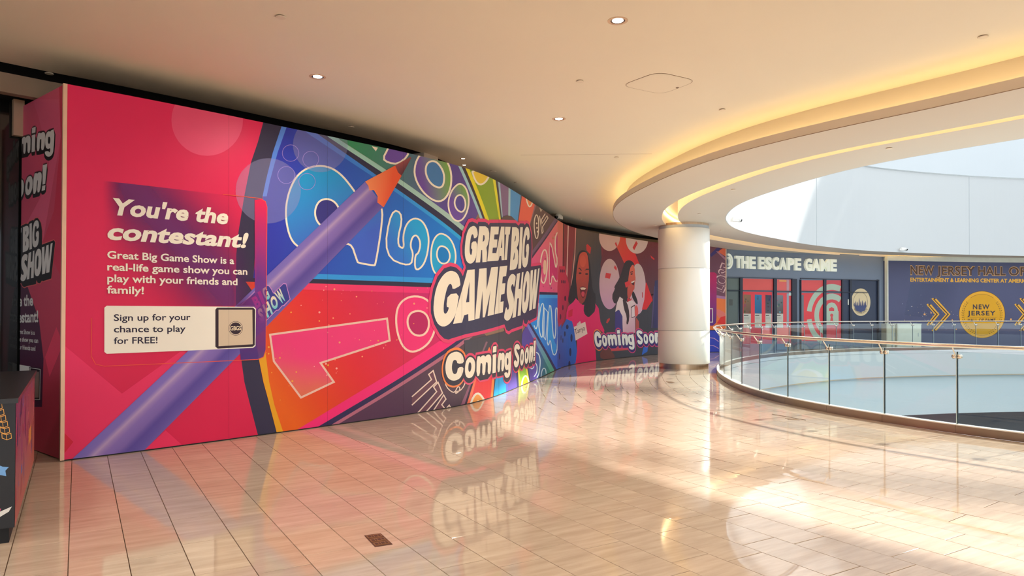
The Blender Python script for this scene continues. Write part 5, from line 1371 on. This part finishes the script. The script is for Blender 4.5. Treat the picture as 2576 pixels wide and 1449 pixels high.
# strip of the mural that shows right of the column
B.up()
B.poly('far_plum', K3([(-60, 120), (362, 130), (350, 1449), (-60, 1449)]), (118, 74, 92))
B.up()
B.poly('far_orange', K3([(190, 240), (362, 120), (362, 350)]), (232, 110, 76)); B.poly('far_violet', K3([(45, 290), (200, 140), (260, 140), (190, 240), (60, 340)]), (70, 60, 120))
B.poly('far_mauve', K3([(150, 230), (195, 240), (360, 380), (345, 420)]), (176, 120, 140))
B.poly('far_orange', K3([(150, 1070), (345, 1110)]) + K4([(345, 505), (-60, 505), (-60, 420), (150, 380)]), (234, 122, 62)); B.poly('far_violet', K3([(-60, 1000), (345, 1060), (345, 1110), (-60, 1050)]), (170, 120, 160))
B.poly('far_blue', K4([(-60, 520), (345, 520), (345, 912), (-60, 912)]), (58, 70, 182)); B.poly('far_plum', K4([(-60, 505), (345, 505), (345, 522), (-60, 522)]), (50, 44, 80))
B.up()
B.poly('far_hand', K4([(160, 110), (335, 200), (335, 280), (210, 300), (160, 220)]), (226, 120, 110), smooth=1); B.poly('far_red', K4([(240, 270), (335, 250), (335, 410), (165, 390)]), (222, 52, 50))
B.up()
B.poly('far_phone', K3([(-60, 610), (130, 620), (165, 650), (160, 1449)]) + K4([(150, 380), (100, 430), (-60, 430)]), grad=((1795, 690), (196, 36, 96), (1795, 800), (104, 50, 130)))
B.stroke('far_lines', K4([(45, 650), (120, 660), (200, 720), (320, 810), (265, 645), (345, 640)]), 1.8, (196, 150, 190), False, 0)
B.stroke('far_lines', K4([(45, 790), (100, 790), (180, 830), (270, 900)]), 1.6, (196, 150, 190), False, 1)
B.stroke('far_code_frame', K4([(0, 120), (90, 120), (90, 365), (0, 365)]), 2, (220, 210, 196), True)
B.text('far_word_outline', 'LOSE', *K3([(282, 985), (470, 520), (92, 905)]), (222, 184, 184), 0.055, 1.05)
B.text('far_word_inside', 'LOSE', *K3([(276, 978), (464, 528), (98, 908)]), (122, 78, 96), 0.02, 1.05)
B.poly('far_phone_front', K3([(-60, 610), (130, 620), (165, 650), (162, 1000), (-60, 1000)]), grad=((1795, 690), (196, 36, 96), (1795, 740), (160, 42, 110)))
B.flush()
put(sweep(W, rect(-0.06, 0.02, 0.0, 3.70), W.L-0.03, W.L).build('end_trim', 'edge_trim'), hoard2)

# ================= shop front with white letters
shop = empty('storefront', (*SHOP.at(0), 0), 'dark navy shop front with red glazing and white lettered sign across the well', 'shop front')
put(sweep(SHOP, rect(-0.3, 0.0, 0.0, 3.655)).build('front_wall', 'shop_navy'), shop)
S = Printer(SHOP, shop, z1=3.62, base=0.003, gain=1.0)
S.sub = None
def hshape(nm, pts, col, **k): S.poly(nm, pts, col, **k)
X0, X1 = K3([(355, 700)])[0], ZH([(1390, 400)])[0]
S.poly('dark_bay', K3([(330, 715), (580, 720), (560, 1449)]) + K4([(560, 900), (330, 900)]), (76, 88, 90))
S.poly('dark_bay', ZH([(1088, 405), (1388, 405), (1388, 900), (1088, 900)]), (58, 66, 86))
S.up()
glz = [K3([(625, 728), (1190, 742), (1190, 945), (625, 938)]), K3([(1245, 745), (1520, 752), (1520, 955), (1245, 948)]), K3([(625, 968), (1175, 975)]) + K4([(1175, 760), (625, 760)]),
       K3([(1240, 985), (1520, 990)]) + K4([(1520, 760), (1240, 760)]), ZH([(756, 405), (938, 405), (938, 492), (756, 490)]), ZH([(960, 405), (1086, 405), (1086, 495), (960, 493)]),
       ZH([(756, 508), (938, 510), (938, 900), (756, 900)]), ZH([(960, 510), (1086, 512), (1086, 900), (960, 900)]), K3([(360, 730), (570, 735), (570, 935), (360, 930)]), K3([(360, 970), (552, 970)]) + K4([(552, 880), (360, 880)])]
gcol = [(226, 96, 92), (226, 104, 100), (228, 70, 78), (222, 84, 88), (222, 88, 88), (212, 84, 92), (224, 72, 78), (212, 76, 84), (104, 116, 112), (98, 110, 108)]
for q, c in zip(glz, gcol): S.poly('glazing_panel', q, c)
S.up()
# lock emblem on the glass
cxy, R1, R2, R3, R4 = (1010, 690), 205, 168, 140, 106
def ringarc(r0, r1, a0, a1, n=18):
    aa = [math.radians(a0 + (a1-a0)*k/n) for k in range(n+1)]
    kx, ky = 1.0, 1.25
    return [(cxy[0] + r1*kx*math.cos(t), cxy[1] - r1*ky*math.sin(t)) for t in aa] + [(cxy[0] + r0*kx*math.cos(t), cxy[1] - r0*ky*math.sin(t)) for t in reversed(aa)]
PALE = (176, 192, 172)
S.sub = 'lock_emblem'
S.poly('emblem_ring', ZH(ringarc(166, 204, 68, 172)), PALE); S.poly('emblem_ring', ZH(ringarc(166, 204, 188, 245)), PALE)
S.poly('emblem_ring', ZH(ringarc(104, 142, 55, 245)), PALE)
S.poly('lock_shackle', ZH([(962, 660), (962, 620), (985, 592), (1010, 585), (1035, 592), (1055, 620), (1062, 660), (1030, 660), (1030, 635), (1010, 622), (988, 635), (988, 660)]), PALE)
S.poly('lock_body', ZH([(958, 655), (1066, 655), (1066, 770), (958, 770)]), PALE)
S.up(); S.poly('keyhole', ZH(ell(1010, 690, 13, 14, 14)), (206, 84, 86)); S.poly('keyhole', ZH([(1004, 695), (1016, 695), (1022, 735), (998, 735)]), (206, 84, 86))
# round seal on the door
S.sub = 'round_seal'; S.up()
S.poly('seal_disc', ZH(ell(1247, 583, 78, 112, 40)), (222, 200, 158)); S.up()
S.stroke('seal_ring', ZH(ell(1244, 585, 58, 84, 32)), 0.8, (96, 88, 84), True); S.poly('seal_sea', ZH([(1192, 610), (1296, 610), (1280, 650), (1246, 666), (1206, 650)]), (70, 78, 118))
S.up()
for x, h in ((1188, 40), (1200, 62), (1212, 52), (1228, 96), (1240, 58), (1254, 66), (1268, 46), (1280, 60)): S.poly('skyline', ZH([(x, 612), (x+3, 612-h*0.45), (x+6, 612-h*.7), (x+9, 612-h*.45), (x+11, 612)]), (62, 68, 108))
for kk, ch in enumerate('MEADOWLANDS'):
    t = math.radians(219 + kk*10.2); a = (1246 + 68*math.cos(t), 583 - 98*math.sin(t))
    tx, ty = math.cos(t+math.pi/2), -math.sin(t+math.pi/2)
    p0 = (a[0]-tx*4.5, a[1]-ty*5.5); p1 = (a[0]+tx*4.5, a[1]+ty*5.5); up_ = (p0[0]-math.cos(t)*13, p0[1]+math.sin(t)*13*1.25)
    S.text('seal_letter', ch, *ZH([p0, p1, up_]), (112, 100, 84), 0.02)
S.sub = None; S.up()
# posters and notices
def poster(x0, x1, ya, art, dark):
    S.sub = 'poster#%d' % len(S.order)
    S.up(); S.poly('poster_picture', K3([(x0, ya), (x1, ya+6)]) + K4([(x1, 210), (x0, 205)]), None, grad=(K3([(x0, ya)])[0], art, K4([(x1, 205)])[0], dark))
    S.poly('poster_caption', K4([(x0, 208), (x1, 212), (x1, 470), (x0, 465)]), (196, 196, 184))
    S.up(); S.poly('caption_line', K4([(x0+8, 235), (x1-45, 236), (x1-45, 250), (x0+8, 250)]), (60, 58, 60))
    for j in range(3): S.poly('caption_line', K4([(x0+8, 270+j*18), (x1-30, 270+j*18), (x1-30, 275+j*18), (x0+8, 275+j*18)]), (140, 138, 132))
    random.seed(x0)
    for j in range(7):
        cx_, cy_ = random.uniform(x0+12, x1-12), random.uniform(ya+30, ya+330); w_, h_ = random.uniform(8, 40), random.uniform(10, 60)
        cx_ = min(max(cx_, x0+w_/2+4), x1-w_/2-4)
        S.poly('picture_patch', K3([(cx_-w_/2, cy_-h_/2), (cx_+w_/2, cy_-h_/2+4), (cx_+w_/2-5, cy_+h_/2), (cx_-w_/2+4, cy_+h_/2)]), tuple(min(255, max(20, int(v*random.uniform(0.5, 1.25)))) for v in art))
    S.sub = None
poster(652, 788, 1020, (150, 112, 84), (110, 84, 74)); poster(858, 985, 1022, (60, 124, 164), (40, 96, 140)); poster(1052, 1165, 1028, (66, 66, 84), (90, 88, 96)); poster(1248, 1375, 1030, (128, 132, 142), (84, 76, 70))
S.poly('orange_notice', K3([(1305, 755), (1435, 760), (1435, 790), (1305, 785)]), (236, 168, 96)); S.poly('white_notice', K3([(1480, 985), (1540, 990), (1540, 1042), (1480, 1040)]), (206, 220, 214))
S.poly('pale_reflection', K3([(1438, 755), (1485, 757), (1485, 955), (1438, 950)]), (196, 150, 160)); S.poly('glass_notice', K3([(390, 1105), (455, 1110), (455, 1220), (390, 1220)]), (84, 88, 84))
S.poly('glass_notice', K3([(1440, 1000), (1480, 1000)]) + K4([(1480, 460), (1440, 460)]), (150, 160, 172)); S.poly('glass_notice', K3([(1692, 1030), (1750, 1030)]) + K4([(1750, 460), (1692, 460)]), (110, 116, 124))
S.flush()
def bar(pts_px, depth, name, m, path=SHOP, parent=shop, d0=0.0):
    """upright or level bar standing proud of the front: two opposite corners in the photo"""
    (s0_, za), (s1_, zb) = path.hit(*pts_px[0]), path.hit(*pts_px[1])
    if s0_ > s1_: s0_, s1_ = s1_, s0_
    z0_, z1_ = min(za, zb), max(za, zb)
    return put(sweep(path, rect(d0, d0+depth, max(z0_, 0.0), z1_), s0_, s1_).build(name, m), parent)
fl = lambda x, y0: [K3([(x[0], y0)])[0], K4([(x[1], 1000)])[0]]
for x0, x1, y0 in ((572, 622, 718), (1190, 1245, 735), (1522, 1612, 735), (1675, 1692, 750)): bar([K3([(x0, y0)])[0], K4([(x1, 900)])[0]], 0.06, 'mullion', 'frame_navy')
for x0, x1 in ((938, 960), (1086, 1098), (1150, 1168), (1376, 1390)): bar([ZH([(x0, 400)])[0], ZH([(x1, 900)])[0]], 0.05, 'mullion', 'frame_navy')
bar([K3([(360, 940)])[0], K3([(1520, 968)])[0]], 0.05, 'transom', 'frame_navy'); bar([ZH([(756, 492)])[0], ZH([(1300, 506)])[0]], 0.05, 'transom', 'frame_navy')
bar([K3([(360, 706)])[0], K3([(1530, 730)])[0]], 0.05, 'head_rail', 'frame_navy'); bar([ZH([(752, 392)])[0], ZH([(1390, 404)])[0]], 0.05, 'head_rail', 'frame_navy')
bar([ZH([(1141, 560)])[0], ZH([(1144, 605)])[0]], 0.03, 'door_handle', 'sign_white')
# raised sign letters
sign = empty('shop_sign', (*SHOP.at(0.3), 2.9), 'raised white sign letters with round logo high on the navy shop wall', 'sign')
def raised(s_txt, left, right_, top, depth, parent, path, bold=0.03):
    vs_, fs = text_faces(s_txt, bold, 1.0, 0.5)
    o, e_, t = path.hit(*left), path.hit(*right_), path.hit(*top); x0 = min(v[0] for v in vs_); x1 = max(v[0] for v in vs_); h = cap_h()
    V = []
    for v in vs_:
        u = (v[0]-x0)/(x1-x0); w = v[1]/h
        s, z = o[0]+(e_[0]-o[0])*u+(t[0]-o[0])*w, o[1]+(e_[1]-o[1])*u+(t[1]-o[1])*w
        x, y = path.at(s, 0.012 + (v[2]+0.5)*depth); V.append((x, y, z))
    put(obj('sign_letter', V, fs, 'sign_white'), parent)
base = [(470, 527), (600, 532), (735, 541), (895, 546), (1015, 553), (1142, 558), (1280, 553), (1420, 564), (1562, 572), (1742, 580)]
lets = [('T', 478, 600, 328, 527), ('H', 600, 715, 332, 536), ('E', 735, 845, 340, 543), ('E', 905, 1005, 346, 548), ('S', 1020, 1138, 350, 556), ('C', 1150, 1270, 352, 558), ('A', 1280, 1408, 362, 556), ('P', 1425, 1545, 366, 566), ('E', 1562, 1672, 372, 572), ]
for ch, x0, x1, y0, y1 in lets:
    l, r, t = K3([(x0, y1), (x1, y1+5), (x0, y0)]); raised(ch, l, r, t, 0.09, sign, SHOP, 0.04)
for ch, x0, x1, y0, y1 in (('G', 5, 122, 345, 524), ('A', 120, 258, 350, 526), ('M', 262, 410, 354, 530), ('E', 425, 527, 358, 533)):
    l, r, t = K5([(x0, y1), (x1, y1+4), (x0, y0)]); raised(ch, l, r, t, 0.09, sign, SHOP, 0.05)
# round logo left of the letters
def arc_solid(cx, cy, rx0, ry0, rx1, ry1, a0, a1, fm, path, parent, d0, d1, m, n=24):
    V = []; F_ = []
    for k in range(n+1):
        t = math.radians(a0 + (a1-a0)*k/n)
        for rx, ry, d_ in ((rx0, ry0, d0), (rx1, ry1, d0), (rx1, ry1, d1), (rx0, ry0, d1)):
            s, z = path.hit(*fm([(cx + rx*math.cos(t), cy - ry*math.sin(t))])[0]); V.append((*path.at(s, d_), z))
    for k in range(n):
        for j in range(4): F_.append((k*4+j, k*4+(j+1) % 4, k*4+4+(j+1) % 4, k*4+4+j))
    F_ += [(3, 2, 1, 0), (n*4, n*4+1, n*4+2, n*4+3)]
    put(obj('logo_ring', V, F_, m), parent)
arc_solid(350, 418, 62, 108, 84, 142, -95, 95, K3, SHOP, sign, 0.012, 0.09, 'sign_white')
arc_solid(350, 418, 24, 50, 44, 82, -80, 95, K3, SHOP, sign, 0.012, 0.09, 'sign_white')

# ================= hall of fame wall
hall = empty('display_wall', (*HALL.at(0), 0), 'dark blue wall with gold medal, chevrons and outlined gold title at right', 'display wall')
put(sweep(HALL, rect(-0.3, 0.0, 0.0, 3.46)).build('wall_board', 'hall_navy'), hall)
put(sweep(HALL, rect(-0.3, 0.06, 3.46, 3.655)).build('bulkhead', 'cabinet_white'), hall)
put(MB().box((*HALL.at(0.0, 0.03), 1.8), 0.05, 0.14, 3.6, 0.3).build('end_trim', 'cabinet_white'), hall)
Hh = Printer(HALL, hall, z1=3.45, gain=1.0, base=0.003)
GOLD = (238, 176, 60); BRN = (88, 58, 38); GO2 = (226, 164, 30)
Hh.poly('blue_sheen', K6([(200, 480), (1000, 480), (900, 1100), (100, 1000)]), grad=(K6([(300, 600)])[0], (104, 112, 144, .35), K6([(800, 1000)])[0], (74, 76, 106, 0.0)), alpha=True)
Hh.up()
Hh.sub = 'outlined_title'
def gold_title(s, l, r, t):
    Hh.text('title_outline', s, *K6([l, r, t]), (214, 164, 104), 0.052, 1.06)
    Hh.text('title_inside', s, *K6([(l[0]+4, l[1]-3), (r[0]-4, r[1]-3), (t[0]+4, t[1]+3)]), (92, 64, 50), 0.018, 1.06)
gold_title('NEW', (197, 332), (598, 337), (197, 190)); gold_title('JERSEY', (632, 338), (1272, 343), (632, 198)); gold_title('HALL', (1318, 343), (1780, 348), (1318, 205)); gold_title('OF', (1825, 348), (2110, 351), (1825, 210))
Hh.sub = None
Hh.text('gold_subtitle', 'ENTERTAINMENT & LEARNING CENTER AT AMERICAN', *K6([(197, 448), (2250, 468), (197, 388)]), GOLD, 0.035)
Hh.up()
def chevron(tipx, dx, y0, ymid, y1, w, x0=0):
    for k, c in enumerate((GOLD, BRN, GOLD)):
        o_ = k*0.33*w
        q = [(tipx-dx-w+o_, y0+o_*0.25), (tipx-dx-w*0.67+o_, y0-w*.22+o_*.25), (tipx-w*0.67+o_, ymid), (tipx-dx-w*0.67+o_, y1+w*.22-o_*.25), (tipx-dx-w+o_, y1-o_*.25), (tipx-w+o_, ymid)]
        Hh.poly('chevron_stripe', K6(q), c)
for nm, x in (('a', 0), ('b', 1455)):
    Hh.sub = 'chevron_print#1' + nm; chevron(680+x, 138, 830, 992, 1165, 78)
    Hh.sub = 'chevron_print#2' + nm; chevron(862+x, 235, 735, 992, 1262, 78)
Hh.sub = 'medal_print'; Hh.up()
Hh.poly('medal_rim', K6(ell(1385, 997, 384, 391, 56)), (104, 66, 40)); Hh.up(); Hh.poly('medal_disc', K6(ell(1384, 997, 378, 385, 56)), (236, 172, 48)); Hh.up(); Hh.poly('medal_face', K6(ell(1384, 997, 330, 338, 48)), GO2); Hh.up()
Hh.stroke('medal_line', K6([(1130, 1043), (1625, 1043)]), 0.7, (150, 104, 40)); Hh.stroke('medal_line', K6([(1384+330*math.cos(t), 997-338*math.sin(t)) for t in [math.radians(55+7*k) for k in range(11)]]), 0.7, (120, 76, 36))
Hh.stroke('medal_line', K6([(1384+338*math.cos(t), 997-344*math.sin(t)) for t in [math.radians(252+7*k) for k in range(6)]]), 0.7, (150, 104, 40))
MT = (66, 58, 66)
Hh.text('medal_text', 'NEW', *K6([(1232, 906), (1508, 906), (1232, 832)]), MT, 0.03, 1.25); Hh.text('medal_text', 'JERSEY', *K6([(1145, 1008), (1608, 1008), (1145, 936)]), MT, 0.03, 1.2); Hh.text('medal_text', 'HALL OF FAME', *K6([(1148, 1106), (1608, 1104), (1148, 1064)]), MT, 0.02, 1.05)
for side in (-1, 1):
    for k in range(17):
        a = math.radians(142 + k*6.6); rr = 318
        for dr_, tilt in ((14, 0.5), (-14, -0.5)):
            x = 1384 + side*-(-(rr+dr_)*math.cos(a))*-1 if False else 1384 + side*-1*(-(rr+dr_)*math.cos(a)) * 1
            x = 1384 - side*abs((rr+dr_)*math.cos(a)) * (1 if math.cos(a) < 0 else -1); y = 997 - (rr+dr_)*1.02*math.sin(a)
            th = a + math.pi/2 + tilt
            ux, uy = math.cos(th)*side*1.0, -math.sin(th)
            if side < 0: ux = -math.cos(th)*-1*-1
            ux = math.cos(th) * (1 if side > 0 else -1); 
            L_, w_ = 15, 5.5
            q = [(x-ux*L_, y-uy*L_), (x-uy*w_, y+ux*w_), (x+ux*L_, y+uy*L_), (x+uy*w_, y-ux*w_)]
            Hh.poly('laurel_leaf', K6(q), (84, 60, 48), smooth=1)
Hh.sub = None; Hh.joined = ('gold_dust',)
random.seed(5)
for k in range(70):
    x, y = random.gauss(520, 260), random.gauss(990, 110)
    if x > 980 or x < 40 or y > 1300: continue
    Hh.poly('gold_dust', K6(ell(x, y, *(2*[random.choice([3, 3, 4, 5, 6])]), 6)), random.choice([(200, 190, 200), (220, 190, 140), (180, 180, 205)]))
for x, y, r in ((432, 992, 17), (540, 968, 13), (1862, 1075, 17), (890, 1085, 11), (957, 1240, 11)): Hh.poly('gold_dust', K6(ell(x, y, r, r, 10)), (232, 170, 110))
Hh.flush()

# ================= black counter kiosk at the left edge
k0 = on_z(36, 1366, 0); KH = 0.915
side_len = 2.35
pA = (k0.x, k0.y); pB = (k0.x + dl.x*side_len, k0.y + dl.y*side_len); pC = (k0.x - dr.x*1.2, k0.y - dr.y*1.2)
kiosk = empty('counter_kiosk', (k0.x, k0.y, 0), 'black counter kiosk with printed stars and purple side panel at left edge', 'kiosk')
cK = Vector((k0.x, k0.y, 0)) + dl*(side_len/2) - dr*0.6; rzk = math.atan2(dr.y, dr.x)
put(MB().box((cK.x, cK.y, 0.05), 1.14, side_len-0.06, 0.1, rzk).build('plinth', 'dark_void'), kiosk)
put(MB().box((cK.x, cK.y, 0.495), 1.2, side_len, 0.79, rzk).build('body', 'kiosk_black'), kiosk)
put(MB().box((cK.x, cK.y, 0.905), 1.23, side_len+0.03, 0.03, rzk).build('counter_top', 'kiosk_top'), kiosk)
put(MB().box((cK.x - dr.x*0.25 + dl.x*0.3, cK.y - dr.y*0.25 + dl.y*0.3, 0.945), 0.55, 1.1, 0.05, rzk).build('display_case', 'kiosk_top'), kiosk)
KS = Path([pA, pB], sign=-1); KF = Path([pC, pA], sign=-1)
k1 = Printer(KS, kiosk, z0=0.1, z1=0.89, gain=0.9); k1.joined = ('skyline_speckle',)
k1.poly('side_ground', [(20, 900), (120, 900), (120, 1400), (20, 1400)], grad=((60, 960), (110, 46, 92), (60, 1280), (196, 110, 90)))
k1.up(); random.seed(21)
for k in range(46):
    s_ = random.uniform(0.02, side_len-0.1); z_ = random.uniform(0.25, 0.85); w_ = random.uniform(0.02, 0.12); h_ = random.uniform(0.03, 0.22)
    c = random.choice([(206, 66, 110), (160, 60, 120), (224, 120, 140), (90, 110, 190), (190, 60, 80), (226, 160, 150), (70, 40, 90)])
    k1.poly_sz('skyline_speckle', [[(s_, z_-h_/2), (s_+w_, z_-h_/2), (s_+w_, z_+h_/2), (s_, z_+h_/2)]], const(k1, c))
k1.up(); k1.poly_sz('orange_patch', [[(side_len*0.62, 0.38), (side_len*0.78, 0.38), (side_len*0.78, 0.5), (side_len*0.62, 0.5)]], const(k1, (226, 150, 60)))
k1.flush()
k2 = Printer(KF, kiosk, z0=0.1, z1=0.89, gain=1.0)
st = []
k2.poly('blue_star', I7([(-30, 800), (0, 812), (18, 820), (62, 822), (38, 848), (44, 886), (0, 878), (-40, 900)]), (120, 170, 222))
k2.poly('white_ribbon', I7([(-40, 1150), (0, 1135), (84, 1098), (62, 1135), (0, 1172), (-40, 1185)]), (226, 222, 214))
k2.up(); k2.poly('pink_ribbon', I7([(-40, 1130), (8, 1112), (0, 1136), (-40, 1152)]), (226, 90, 130))
GC = (226, 164, 84)
for k in range(6):
    x, y = (0 + k*13, 375 + k*42)
    k2.stroke('gold_step', I7([(x-20, y+10), (x+12, y), (x+16, y+34), (x-16, y+46)]), 1.6, GC, True)
    k2.stroke('gold_step', I7([(x-52, y+2), (x-20, y+10), (x-16, y+46), (x-50, y+34)]), 1.6, GC, True)
k2.flush()
